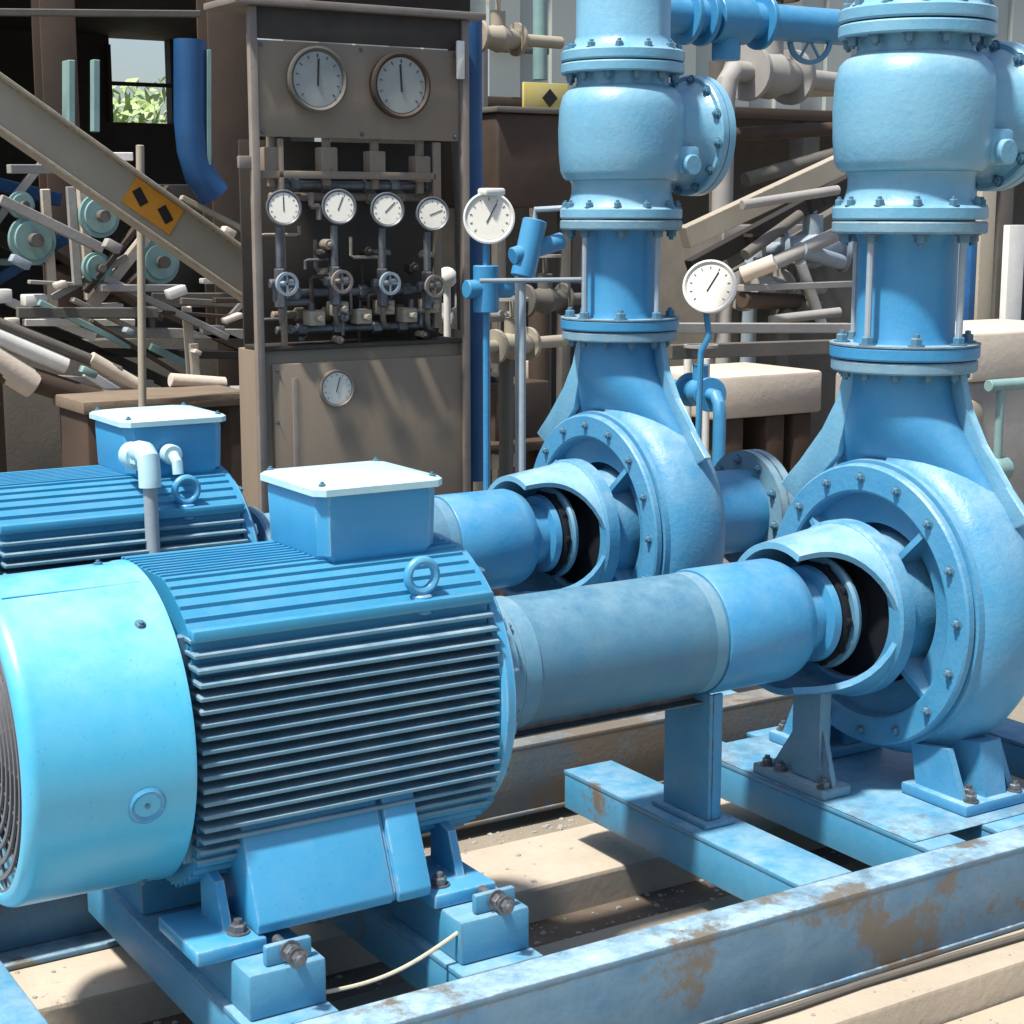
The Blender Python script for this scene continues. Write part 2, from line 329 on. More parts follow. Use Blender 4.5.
def make_motor(Y):
    t = thing('electric_motor', (0.3, Y, 0.285), 'near blue electric motor with finned body and bare pale blue fan cowl', 'motor', 'blue electric motors')
    b = MB(); n = 96
    def ring(x, it, is_): return [(x, Y+env(2*PI*k/n, it, is_)*math.cos(2*PI*k/n), AZ+env(2*PI*k/n, it, is_)*math.sin(2*PI*k/n)) for k in range(n)]
    b.loft([ring(-0.02, .05, .075), ring(0.024, .05, .075), ring(0.026, .005, .075), ring(0.655, .005, .075)])
    b.build('motor_body', M['fins'], t)
    for s_ in (-1, 1):
        b = MB(); z = 0.205
        b.box((0.006, min(Y+s_*0.20, Y+s_*0.214), AZ-0.2145), (0.012, max(Y+s_*0.20, Y+s_*0.214), AZ+0.209), 0)
        b.box((0.0125, min(Y+s_*0.190, Y+s_*0.2145), AZ-0.214), (0.6395, max(Y+s_*0.190, Y+s_*0.2145), AZ+0.2085), 0)
        while z > -0.215:
            ty = min(0.285, math.sqrt(0.319**2-z*z)); y0, y1 = sorted((Y+s_*0.2, Y+s_*ty))
            b.box((0.022, y0, AZ+z-0.0040), (0.640, y1, AZ+z+0.0040), 0.0015, 1); z -= 0.0242
        b.build('side_fins', M['sidefins'], t)
    b = MB()
    y = -0.232
    while y < 0.24:
        tz = min(0.30, math.sqrt(0.319**2-y*y))
        b.box((0.026, Y+y-0.003, AZ+0.12), (0.640, Y+y+0.003, AZ+tz), 0.001, 1)
        b.box((0.026, Y+y-0.003, AZ-tz), (0.640, Y+y+0.003, AZ-0.12), 0.001, 1)
        y += 0.0232
    for s_ in (-1, 1):      # corner rails
        b.box((0.024, Y+s_*0.243-0.012, AZ+0.204), (0.645, Y+s_*0.243+0.012, AZ+0.226), 0.004, 2)
    b.build('top_fins', M['fins'], t)
    # drive end shield
    b = MB(); b.lathe([(0.642, 0), (0.642, 0.288), (0.650, 0.298), (0.668, 0.298), (0.676, 0.288), (0.684, 0.262), (0.705, 0.222), (0.718, 0.17), (0.730, 0.155), (0.738, 0.12), (0.738, 0)], (0, Y, AZ), (1, 0, 0), 80)
    for k in range(8):
        a = 2*PI*k/8+0.2
        c_ = Vector((0, Y+math.cos(a)*0.225, AZ+math.sin(a)*0.225))
        b.beam((0.69, Y+math.cos(a)*0.14, AZ+math.sin(a)*0.14), (0.683, Y+math.cos(a)*0.275, AZ+math.sin(a)*0.275), 0.012, 0.03, 0.003)
    e = b.build('end_shield', M['motor'], t)
    for k in range(8):
        a = 2*PI*k/8+0.55; bolt(e, (0.668, Y+0.285*math.cos(a), AZ+0.285*math.sin(a)), (1, 0, 0), 0.010, 0.012)
    # fan cowl
    R = 0.299; CZ = AZ+0.006
    b = MB(); prof = [(-0.295, 0.272)]
    for k in range(9):
        a = PI/2*k/8; prof.append((-0.295+0.026*(1-math.cos(a)), R-0.026+0.026*math.sin(a)))
    prof += [(-0.012, R+0.003), (-0.006, R+0.005), (0.004, R+0.005), (0.006, R), (0.004, R-0.006), (-0.262, R-0.008), (-0.287, 0.266), (-0.295, 0.272)]
    b.lathe(prof, (0, Y, CZ), (1, 0, 0), 128)
    c = b.build('fan_cowl', M['cowl'], t, 40)
    b = MB()
    for r in [0.035+0.026*k for k in range(10)]:
        b.lathe([(-0.291, r-0.004), (-0.286, r-0.004), (-0.286, r+0.004), (-0.291, r+0.004), (-0.291, r-0.004)], (0, Y, CZ), (1, 0, 0), 64)
    for k in range(8):
        a = PI*k/8
        b.beam((-0.2845, Y-math.cos(a)*0.268, CZ-math.sin(a)*0.268), (-0.2845, Y+math.cos(a)*0.268, CZ+math.sin(a)*0.268), 0.006, 0.006, 0.001)
    b.build('grille', M['grille'], c)
    b = MB(); b.lathe([(-0.24, 0), (-0.24, 0.235), (-0.18, 0.235), (-0.18, 0)], (0, Y, CZ), (1, 0, 0), 40); b.build('cooling_fan', M['dark'], c)
    # recessed fixing screw on the flank of the cowl
    a = math.radians(-13)
    nrm = Vector((0, -math.cos(a), math.sin(a))); pc = Vector((-0.085, Y, CZ))+nrm*(R+0.001)
    b = MB(); b.lathe([(-0.012, 0.0), (-0.012, 0.016), (0.002, 0.024), (0.005, 0.030), (0.0, 0.036)], pc, nrm, 28); b.build('screw_boss', M['motor'], c)
    bolt(c, pc-nrm*0.008, nrm, 0.009, 0.008, 'bolt', 'screw')
    for a in (50, 140):
        a = math.radians(a); nrm = Vector((0, -math.cos(a), math.sin(a)))
        bolt(c, Vector((-0.05, Y, CZ))+nrm*(R+0.001), nrm, 0.008, 0.006, 'bolt', 'screw')
    for a in (-60, 95):
        a = math.radians(a); nrm = Vector((0, -math.cos(a), math.sin(a)))
        bolt(c, Vector((-0.05, Y, CZ))+nrm*(R+0.001), nrm, 0.008, 0.006, 'bolt', 'screw')
    a = math.radians(72); nrm = Vector((0, -math.cos(a), math.sin(a))); tt = Vector((0, math.sin(a), math.cos(a)))
    pc = Vector((0, Y, CZ))+nrm*(R+0.0008)
    b = MB(); b.beam(pc+Vector((-0.265, 0, 0)), pc+Vector((-0.012, 0, 0)), 0.010, 0.004, 0.0015); b.build('weld_seam', M['cowl'], c)
    # terminal box
    b = MB(); x0, x1, y0, y1, z0, z1 = 0.335, 0.59, Y-0.130, Y+0.125, 0.935, 1.072
    pl = lambda z, d, r=0.02: [(x, y, z) for x, y in ((x0+d, y0+d+r), (x0+d+r, y0+d), (x1-d-r, y0+d), (x1-d, y0+d+r), (x1-d, y1-d-r), (x1-d-r, y1-d), (x0+d+r, y1-d), (x0+d, y1-d-r))]
    b.loft([pl(z0, 0.012), pl(z0+0.02, 0.0), pl(z1-0.012, -0.003), pl(z1, 0.0)])
    tb = b.build('terminal_box', M['motor'], t)
    b = MB(); x0 -= 0.014; x1 += 0.014; y0 -= 0.014; y1 += 0.014
    b.loft([pl(z1+0.001, 0.0), pl(z1+0.014, 0.0), pl(z1+0.019, 0.006), pl(z1+0.027, 0.06, 0.01)])
    lid = b.build('lid', M['lid'], tb)
    for x in (x0+0.022, x1-0.022):
        for y in (y0+0.022, y1-0.022): bolt(lid, (x, y, z1+0.018), (0, 0, 1), 0.007, 0.006)
    b = MB(); b.box((0.38, Y-0.08, 0.90), (0.54, Y+0.08, 0.945), 0.006); b.build('box_pedestal', M['motor'], tb)
    # lifting eye
    b = MB(); cx, cy, cz = 0.50, Y-0.225, 0.918
    b.lathe([(0.040*math.cos(a)*0+0.010*math.sin(a), 0.030+0.009*math.cos(a)) for a in [2*PI*k/12 for k in range(13)]], (cx, cy, cz), (0, 1, 0.0), 28)
    b.cyl((cx, cy, cz-0.075), (cx, cy, cz-0.036), 0.02, 16)
    b.build('lifting_eye', M['motor'], t)
    # feet
    for s_ in (-1, 1):
        def slab(xa, xb, o_, zt):
            q = [(xa, Y+s_*(0.255+o_), zt), (xa, Y+s_*(0.332+o_), 0.338), (xa, Y+s_*(0.326+o_), 0.3185), (xa, Y+s_*0.16, 0.3185), (xa, Y+s_*0.16, zt)]
            bb.prism(q, (xb-xa, 0, 0))
        bb = MB(); slab(0.10, 0.375, 0, 0.518); slab(0.3755, 0.3845, -0.006, 0.512); slab(0.385, 0.455, 0.004, 0.521)
        bmesh.ops.bevel(bb.bm, geom=list(bb.bm.edges), offset=0.004, segments=2, affect='EDGES', profile=0.5)
        bb.build('foot_box', M['motor'], t)
        for xa, xb, gx in ((-0.02, 0.115, 0.055), (0.462, 0.60, 0.545)):
            pa, pb = sorted((Y+s_*0.335, Y+s_*0.14))
            b = MB(); b.box((xa, pa, 0.2875), (xb, pb, 0.316), 0.005)
            gy = Y+s_*0.275
            b.prism([(gx, gy, 0.316), (gx, Y+s_*0.17, 0.316), (gx, Y+s_*0.17, 0.42), (gx, Y+s_*0.24, 0.40)], (0.018, 0, 0))
            f = b.build('foot', M['motor'], t)
            bolt(f, ((xa+xb)/2+(0.03 if gx < .1 else -0.035), Y+s_*0.29, 0.316), (0, 0, 1), 0.016, 0.018, 'steel')
    b = MB(); b.lathe([(0.735, 0), (0.735, 0.045), (0.80, 0.045), (0.80, 0)], (0, Y, AZ), (1, 0, 0), 28); b.build('shaft', M['steel'], t)
    return t
motor = make_motor(0)

def make_guard(Y):
    t = thing('shaft_guard', (1.2, Y, 0.65), 'dusty blue cylindrical shaft guard beside the near motor', 'machine guard', 'shaft guards')
    b = MB(); prof = [(0.742, 0.10), (0.742, 0.160), (0.748, 0.166), (0.762, 0.166), (0.766, 0.144), (0.79, 0.144)]
    b.lathe(prof+[(0.79, 0.10), (0.742, 0.10)], (0, Y, AZ), (1, 0, 0), 64); c = b.build('collar', M['guard'], t)
    bolt_circle(c, (0.762, Y, AZ), (1, 0, 0), 0.152, 10, 0.008, 0.010, 0.3)
    b = MB(); b.lathe([(0.79, 0.132), (0.79, 0.140), (1.335, 0.140), (1.335, 0.132), (0.79, 0.132)], (0, Y, AZ), (1, 0, 0), 96); b.build('mesh_sleeve', M['guard_mesh'], t)
    b = MB(); b.lathe([(0.791, 0.1405), (0.791, 0.1435), (0.83, 0.1435), (0.83, 0.1405), (0.791, 0.1405)], (0, Y, AZ), (1, 0, 0), 96); b.build('clamp_band', M['guard'], t); b = MB()
    b.lathe([(1.30, 0.1405), (1.30, 0.140), (1.33, 0.140), (1.33, 0.1405), (1.30, 0.1405)], (0, Y, AZ), (1, 0, 0), 96); b.build('clamp_band', M['guard'], t)
    b = MB(); b.lathe([(1.3355, 0.06), (1.3355, 0.144), (1.34, 0.1465), (1.565, 0.1465), (1.585, 0.140), (1.60, 0.132), (1.607, 0.11), (1.607, 0.06), (1.3355, 0.06)], (0, Y, AZ), (1, 0, 0), 96); b.build('end_sleeve', M['pipe'], t)
    # pinched seam flange under the sleeve
    b = MB(); b.box((0.80, Y-0.024, AZ-0.152), (1.33, Y-0.020, AZ-0.134), 0.001, 1); b.box((0.80, Y-0.055, AZ-0.1565), (1.33, Y-0.012, AZ-0.1525), 0.001, 1)
    b.build('seam_strip', M['steel'], t)
    b = MB(); b.box((1.335, Y-0.07, 0.2125), (1.347, Y+0.10, 0.515), 0.003); b.box((1.3475, Y-0.07, 0.2125), (1.375, Y-0.06, 0.515), 0.003)
    b.box((1.315, Y-0.09, 0.2008), (1.40, Y+0.12, 0.212), 0.003); b.build('support_post', M['frame'], t)
    return t
guard = make_guard(0)

def make_coupling(Y):
    t = thing('shaft_coupling', (1.7, Y, 0.65), 'dark flexible coupling inside the open arched bracket of the near pump', 'coupling', 'flexible couplings')
    b = MB(); b.lathe([(1.60, 0), (1.60, 0.085), (1.607, 0.092), (1.665, 0.092), (1.67, 0.115), (1.69, 0.118), (1.695, 0.108), (1.695, 0)], (0, Y, AZ), (1, 0, 0), 48); b.build('hub', M['pipe'], t)
    b = MB(); b.lathe([(1.696, 0), (1.696, 0.118), (1.704, 0.124), (1.712, 0.124), (1.718, 0.118), (1.718, 0)], (0, Y, AZ), (1, 0, 0), 48)
    for k in range(10):
        a = 2*PI*k/10; b.cyl((1.70, Y+0.118*math.cos(a), AZ+0.118*math.sin(a)), (1.715, Y+0.118*math.cos(a), AZ+0.118*math.sin(a)), 0.013, 10)
    b.build('rubber_ring', M['dark'], t)
    b = MB(); b.lathe([(1.719, 0), (1.719, 0.132), (1.726, 0.138), (1.737, 0.134), (1.742, 0.075), (1.774, 0.07), (1.774, 0)], (0, Y, AZ), (1, 0, 0), 48); b.build('hub', M['guard'], t)
    bolt_circle(t, (1.742, Y, AZ), (1, 0, 0), 0.09, 6, 0.010, 0.012)
    return t
coupling = make_coupling(0)

PX = 1.975
def make_pump(Y):
    t = thing('centrifugal_pump', (PX, Y, 0.2), 'near blue centrifugal pump with round volute casing and bolted front cover', 'pump', 'blue centrifugal pumps')
    c0 = (0, Y, AZ)
    # volute: a spiral swept section
    b = MB(); n = 96; rings = []
    for k in range(n):
        a = 2*PI*k/n                    # 0 at top, growing clockwise
        Ro = 0.372+0.036*(a/(2*PI))+0.012*math.sin(a)*0
        wv = 0.105+0.01*(a/(2*PI))
        d = Vector((0, math.sin(a), math.cos(a)))
        sec = [(PX-0.06, 0.20), (PX-0.075, 0.29)]
        for q in range(13):
            th = PI*q/12; sec.append((PX+0.035-wv*math.cos(th), Ro-wv*0.75+wv*0.75*max(math.sin(th), 0)**0.75))
        sec += [(PX+0.11, 0.30), (PX+0.13, 0.20)]
        rings.append([Vector((x, Y, AZ))+d*r for x, r in sec])
    R = [[b.bm.verts.new(p) for p in r] for r in rings]; m_ = len(R[0])
    for k in range(n):
        A, B = R[k], R[(k+1) % n]
        for j in range(m_-1): b.bm.faces.new((A[j], A[j+1], B[j+1], B[j]))
    b.lathe([(PX+0.13, 0.20), (PX+0.145, 0.20), (PX+0.16, 0.16), (PX+0.16, 0)], c0, (1, 0, 0), 48)
    cas = b.build('volute_casing', M['cast'], t)
    # front cover: bolted rim, dished recess with ribs, inner ring
    b = MB(); x = PX-0.112
    b.lathe([(x+0.146, 0.279), (x+0.02, 0.275), (x+0.004, 0.280), (x, 0.286), (x, 0.344), (x+0.005, 0.349), (x+0.020, 0.350), (x+0.022, 0.340), (x+0.026, 0.340), (x+0.028, 0.357), (x+0.048, 0.359), (x+0.052, 0.352), (x+0.09, 0.33), (x+0.146, 0.30)], c0, (1, 0, 0), 112)
    b.lathe([(x+0.145, 0.280), (x+0.142, 0.26), (x+0.135, 0.205), (x+0.10, 0.178), (x-0.02, 0.168), (x-0.03, 0.14), (x-0.03, 0.05)], c0, (1, 0, 0), 96)
    cov = b.build('front_cover', M['cast'], t)
    for k in range(4):
        a = 2*PI*k/4+math.radians(42)
        dd = Vector((0, math.cos(a), math.sin(a)))
        o_ = Vector((0, Y, AZ)); tt = Vector((0, -math.sin(a), math.cos(a)))*0.008
        b = MB(); P = [o_+dd*0.165+Vector((x-0.01, 0, 0)), o_+dd*0.277+Vector((x+0.010, 0, 0)), o_+dd*0.277+Vector((x+0.14, 0, 0)), o_+dd*0.165+Vector((x+0.13, 0, 0))]
        b.prism([p-tt for p in P], tt*2); b.build('rib', M['cast'], cov)
    bolt_circle(cov, (x+0.0005, Y, AZ), (-1, 0, 0), 0.317, 16, 0.010, 0.012, 0.05)
    # bearing bracket: ring, upper and lower shells, flange
    b = MB(); b.lathe([(1.792, 0.168), (1.786, 0.175), (1.786, 0.210), (1.792, 0.217), (1.830, 0.217), (1.842, 0.195), (1.842, 0.168), (1.792, 0.168)], c0, (1, 0, 0), 80)
    br = b.build('bearing_bracket', M['cast'], t)
    # u axis of lathe for X axis: measure the angle from straight up
    def shell(upper, mname, name, parent):
        bb = MB(); nx, na, th = 14, 24, 0.016; x0, x1, r0, r1 = 1.585, 1.790, 0.184, 0.210
        grid = []
        for i in range(nx+1):
            s_ = i/nx; x = x0+(x1-x0)*s_; r = r0+(r1-r0)*s_
            if upper: lo, hi = math.radians(-70-18*s_), math.radians(26+58*s_**3.2)
            else: lo, hi = math.radians(180-24-56*s_**3), math.radians(180+60+20*s_**3)
            grid.append([(x, lo+(hi-lo)*j/na, r) for j in range(na+1)])
        def pt(x, a, r): return Vector((x, Y-math.sin(a)*r, AZ+math.cos(a)*r))
        O = [[bb.bm.verts.new(pt(*g)) for g in row] for row in grid]
        I = [[bb.bm.verts.new(pt(g[0], g[1], g[2]-th)) for g in row] for row in grid]
        for i in range(nx):
            for j in range(na):
                bb.bm.faces.new((O[i][j], O[i+1][j], O[i+1][j+1], O[i][j+1])); bb.bm.faces.new((I[i][j], I[i][j+1], I[i+1][j+1], I[i+1][j]))
            for j in (0, na): bb.bm.faces.new((O[i][j], I[i][j], I[i+1][j], O[i+1][j]))
        for i in (0, nx):
            for j in range(na): bb.bm.faces.new((O[i][j], O[i][j+1], I[i][j+1], I[i][j]))
        return bb.build(name, M[mname], parent, 40)
    shell(True, 'valve', 'upper_shell', br)
    shell(False, 'cast', 'lower_shell', br)
    b = MB(); b.lathe([(1.800, 0.0), (1.800, 0.150), (1.806, 0.1675), (1.86, 0.1675), (1.86, 0.10)], c0, (1, 0, 0), 48); b.lathe([(1.775, 0), (1.775, 0.075), (1.785, 0.085), (1.799, 0.09), (1.799, 0)], c0, (1, 0, 0), 40)
    b.build('bearing_cap', M['dark'], br)
    b = MB(); b.box((1.672, Y-0.09, 0.2035), (1.765, Y+0.17, 0.230), 0.004); b.box((1.70, Y-0.04, 0.230), (1.74, Y+0.06, 0.46), 0.006)
    b.prism([(1.712, Y-0.08, 0.230), (1.712, Y+0.14, 0.230), (1.712, Y+0.05, 0.36), (1.712, Y-0.04, 0.36)], (0.015, 0, 0))
    f = b.build('bracket_foot', M['flange'], br)
    for y in (-0.075, 0.085, 0.135): bolt(f, (1.690, Y+y, 0.230), (0, 0, 1), 0.014, 0.018, 'steel')
    # discharge neck
    b = MB(); rings = []; n = 48
    for z, ry, rx, cx in ((0.86, 0.315, 0.04, PX+0.05), (0.94, 0.275, 0.062, PX+0.045), (1.0, 0.232, 0.085, PX+0.03), (1.06, 0.188, 0.105, PX+0.015), (1.12, 0.150, 0.117, PX), (1.17, 0.128, 0.119, PX), (1.225, 0.120, 0.119, PX)):
        rings.append([(cx+rx*math.cos(2*PI*k/n), Y+ry*math.sin(2*PI*k/n), z) for k in range(n)])
    b.loft(rings)
    for s_ in (-1, 1):
        P = [(PX+(0.045 if s_ < 0 else -0.06), Y+s_*yy, zz) for yy, zz in ((0.10, 1.225), (0.145, 1.225), (0.165, 1.14), (0.215, 1.06), (0.30, 0.97), (0.375, 0.90), (0.30, 0.86), (0.16, 1.0))]
        g_ = MB(); g_.prism(P, (0.022, 0, 0)); bmesh.ops.bevel(g_.bm, geom=list(g_.bm.edges), offset=0.004, segments=2, affect='EDGES', profile=0.5); g_.build('gusset', M['valve'], t)
    nk = b.build('discharge_neck', M['pipe'], t, 28)
    b = MB(); b.lathe([(1.226, 0), (1.226, 0.172), (1.230, 0.176), (1.250, 0.176), (1.254, 0.172), (1.254, 0)], (PX, Y, 0), (0, 0, 1), 72); fl = b.build('neck_flange', M['flange'], nk)
    bolt_circle(fl, (PX, Y, 1.226), (0, 0, -1), 0.148, 12, 0.011, 0.016, 0.13)
    # feet under the volute
    for s_ in (-1, 1):
        b = MB(); ya, yb = sorted((Y+s_*0.355, Y+s_*0.14))
        b.box((1.88, ya, 0.2035), (2.10, yb, 0.232), 0.006)
        b.prism([(1.965, Y+s_*0.335, 0.232), (1.965, Y+s_*0.15, 0.232), (1.965, Y+s_*0.13, 0.34), (1.965, Y+s_*0.31, 0.36)], (0.07, 0, 0))
        for xg in (1.90, 2.06): b.prism([(xg, Y+s_*0.32, 0.232), (xg, Y+s_*0.17, 0.232), (xg, Y+s_*0.15, 0.33), (xg, Y+s_*0.27, 0.345)], (0.018, 0, 0))
        f = b.build('foot', M['cast'], t)
        for x_ in (1.90, 2.08): bolt(f, (x_+(0.016 if x_ < 2 else -0.016), Y+s_*0.335, 0.232), (0, 0, 1), 0.014, 0.018, 'steel')
        bolt(f, (1.945, Y+s_*0.30, 0.232), (0, 0, 1), 0.014, 0.018, 'steel')
    # suction
    b = MB(); b.lathe([(PX+0.13, 0), (PX+0.13, 0.15), (PX+0.20, 0.135), (PX+0.50, 0.135), (PX+0.50, 0)], c0, (1, 0, 0), 56); sn = b.build('suction_nozzle', M['pipe'], t)
    b = MB(); b.lathe([(PX+0.50, 0), (PX+0.50, 0.195), (PX+0.53, 0.195), (PX+0.53, 0)], c0, (1, 0, 0), 56)
    b.lathe([(PX+0.535, 0), (PX+0.535, 0.195), (PX+0.565, 0.195), (PX+0.565, 0)], c0, (1, 0, 0), 56); sf = b.build('suction_flange', M['flange'], t)
    bolt_circle(sf, (PX+0.50, Y, AZ), (-1, 0, 0), 0.165, 10, 0.012, 0.014)
    return t
pump = make_pump(0)

def make_spool(Y):
    t = thing('pipe_spool', (PX, Y, 1.2575), 'short blue pipe spool with tie rods on the near pump discharge', 'pipe', 'flanged pipe spools')
    b = MB(); b.lathe([(1.2575, 0.10), (1.2575, 0.176), (1.262, 0.18), (1.285, 0.18), (1.289, 0.176), (1.289, 0.126), (1.31, 0.118), (1.53, 0.118), (1.555, 0.126), (1.555, 0.10)], (PX, Y, 0), (0, 0, 1), 80); p = b.build('pipe', M['pipe'], t)
    b = MB(); b.lathe([(1.555, 0.10), (1.555, 0.180), (1.560, 0.184), (1.580, 0.184), (1.584, 0.180), (1.584, 0.10)], (PX, Y, 0), (0, 0, 1), 80); f = b.build('upper_flange', M['flange'], t)
    b = MB(); b.lathe([(1.2895, 0.119), (1.2895, 0.181), (1.2935, 0.181), (1.2935, 0.119)], (PX, Y, 0), (0, 0, 1), 80); b.build('lower_flange', M['flange'], t)
    for k in range(8):
        a = 2*PI*k/8+0.18; x, y = PX+0.152*math.cos(a), Y+0.152*math.sin(a)
        if k % 2 == 0:
            b = MB(); b.cyl((x, y, 1.296), (x, y, 1.552), 0.0085, 10); b.build('tie_rod', M['conduit'], t)
        bolt(t, (x, y, 1.294), (0, 0, 1), 0.015, 0.02); bolt(t, (x, y, 1.554), (0, 0, -1), 0.015, 0.02)
    return t
spool = make_spool(0)

def make_valve(Y):
    t = thing('check_valve', (PX, Y, 1.588), 'bulging pale blue check valve with bolted side cover above the near pump', 'valve', 'flanged check valves')
    b = MB(); b.lathe([(1.588, 0.10), (1.588, 0.180), (1.592, 0.184), (1.615, 0.184), (1.620, 0.178), (1.622, 0.166), (1.632, 0.158), (1.665, 0.15), (1.69, 0.15), (1.70, 0.156)], (PX, Y, 0), (0, 0, 1), 80)
    b.lathe([(1.700, 0.150), (1.702, 0.168), (1.710, 0.176), (1.728, 0.184), (1.78, 0.189), (1.845, 0.191), (1.91, 0.188), (1.948, 0.178), (1.964, 0.163), (1.972, 0.15), (1.975, 0.14), (1.985, 0.137), (2.010, 0.137)], (PX, Y, 0), (0, 0, 1), 96)
    b.lathe([(0.0, 0.130), (0.12, 0.136), (0.20, 0.142), (0.225, 0.150), (0.240, 0.165)], (PX, Y, 1.838), (1, 0, 0), 64)
    v = b.build('valve_body', M['valve'], t, 40)
    b = MB(); b.lathe([(0.238, 0), (0.238, 0.176), (0.243, 0.181), (0.263, 0.181), (0.263, 0.175), (0.267, 0.175), (0.267, 0.181), (0.290, 0.181), (0.299, 0.170), (0.312, 0.10), (0.318, 0)], (PX, Y, 1.838), (1, 0, 0), 72); cv = b.build('side_cover', M['valve'], t)
    bolt_circle(cv, (PX+0.238, Y, 1.838), (-1, 0, 0), 0.166, 12, 0.012, 0.012, 0.1)
    b = MB(); b.cyl((PX+0.13, Y-0.185, 1.745), (PX+0.13, Y-0.10, 1.745), 0.030, 20); b.box((PX+0.09, Y-0.165, 1.72), (PX+0.17, Y-0.08, 1.80), 0.012); b.build('hinge_boss', M['valve'], t)
    b = MB(); b.lathe([(2.010, 0.09), (2.010, 0.180), (2.014, 0.184), (2.036, 0.184), (2.040, 0.18), (2.040, 0.09)], (PX, Y, 0), (0, 0, 1), 80); fl = b.build('top_flange', M['valve'], t)
    bolt_circle(fl, (PX, Y, 2.010), (0, 0, -1), 0.160, 12, 0.012, 0.02, 0.1)
    bolt_circle(v, (PX, Y, 1.620), (0, 0, 1), 0.168, 12, 0.011, 0.016, 0.1)
    return t
valve = make_valve(0)

def make_riser(Y):
    t = thing('riser_pipe', (PX, Y, 2.045), 'dusty pale blue flanged riser pipe on top of the near check valve', 'pipe', 'riser pipes')
    b = MB(); b.lathe([(2.044, 0.09), (2.044, 0.180), (2.049, 0.184), (2.072, 0.184), (2.077, 0.178), (2.080, 0.165), (2.095, 0.150), (2.115, 0.140), (2.40, 0.140), (2.40, 0)], (PX, Y, 0), (0, 0, 1), 80); p = b.build('pipe', M['valve'], t)
    bolt_circle(p, (PX, Y, 2.077), (0, 0, 1), 0.164, 12, 0.012, 0.016, 0.1)
    return t
riser = make_riser(0)

DF = (0.02, 1.22, 0)
m2 = clone(motor, (0, 1.22, 0), 'far blue electric motor, partly hidden behind the near motor, with a pale conduit')
g2 = clone(guard, DF, 'blue shaft guard of the far pump, behind the near shaft guard')
c2 = clone(coupling, DF, 'dark flexible coupling inside the open arched bracket of the far pump')
p2 = clone(pump, DF, 'far blue centrifugal pump standing behind the near shaft guard')
s2 = clone(spool, DF, 'short blue pipe spool with tie rods on the far pump discharge')
v2 = clone(valve, DF, 'bulging pale blue check valve with bolted side cover above the far pump')
r2 = clone(riser, DF, 'pale blue flanged riser pipe on top of the far check valve')
# conduit on the far motor's terminal box
OFF[m2.name] = Vector(m2.location)-Vector((0.05, 0, 0))
for ch in m2.children:
    if ch.name.startswith('terminal_box'): ch.location.x += 0.05
b = MB(); Yf = 1.22
b.cyl((0.34, Yf-0.138, 1.005), (0.34, Yf-0.19, 1.005), 0.034, 20); b.cyl((0.34, Yf-0.19, 1.005), (0.34, Yf-0.225, 1.005), 0.026, 6)
b.tube([(0.34, Yf-0.20, 1.02), (0.34, Yf-0.24, 1.022), (0.34, Yf-0.262, 1.01), (0.34, Yf-0.268, 0.98), (0.34, Yf-0.27, 0.94)], 0.028, 16)
b.build('cable_gland', M['lid'], m2)
b = MB(); b.tube([(0.34, Yf-0.27, 0.95), (0.34, Yf-0.272, 0.85), (0.34, Yf-0.276, 0.72), (0.34, Yf-0.30, 0.55), (0.34, Yf-0.34, 0.35), (0.34, Yf-0.36, 0.206)], 0.018, 14); b.build('conduit', M['conduit'], m2)
b = MB(); b.cyl((0.44, Yf-0.138, 1.0), (0.44, Yf-0.17, 1.0), 0.026, 20); b.tube([(0.44, Yf-0.17, 1.0), (0.44, Yf-0.195, 0.985), (0.44, Yf-0.2, 0.955)], 0.014, 12); b.build('cable_gland', M['lid'], m2)

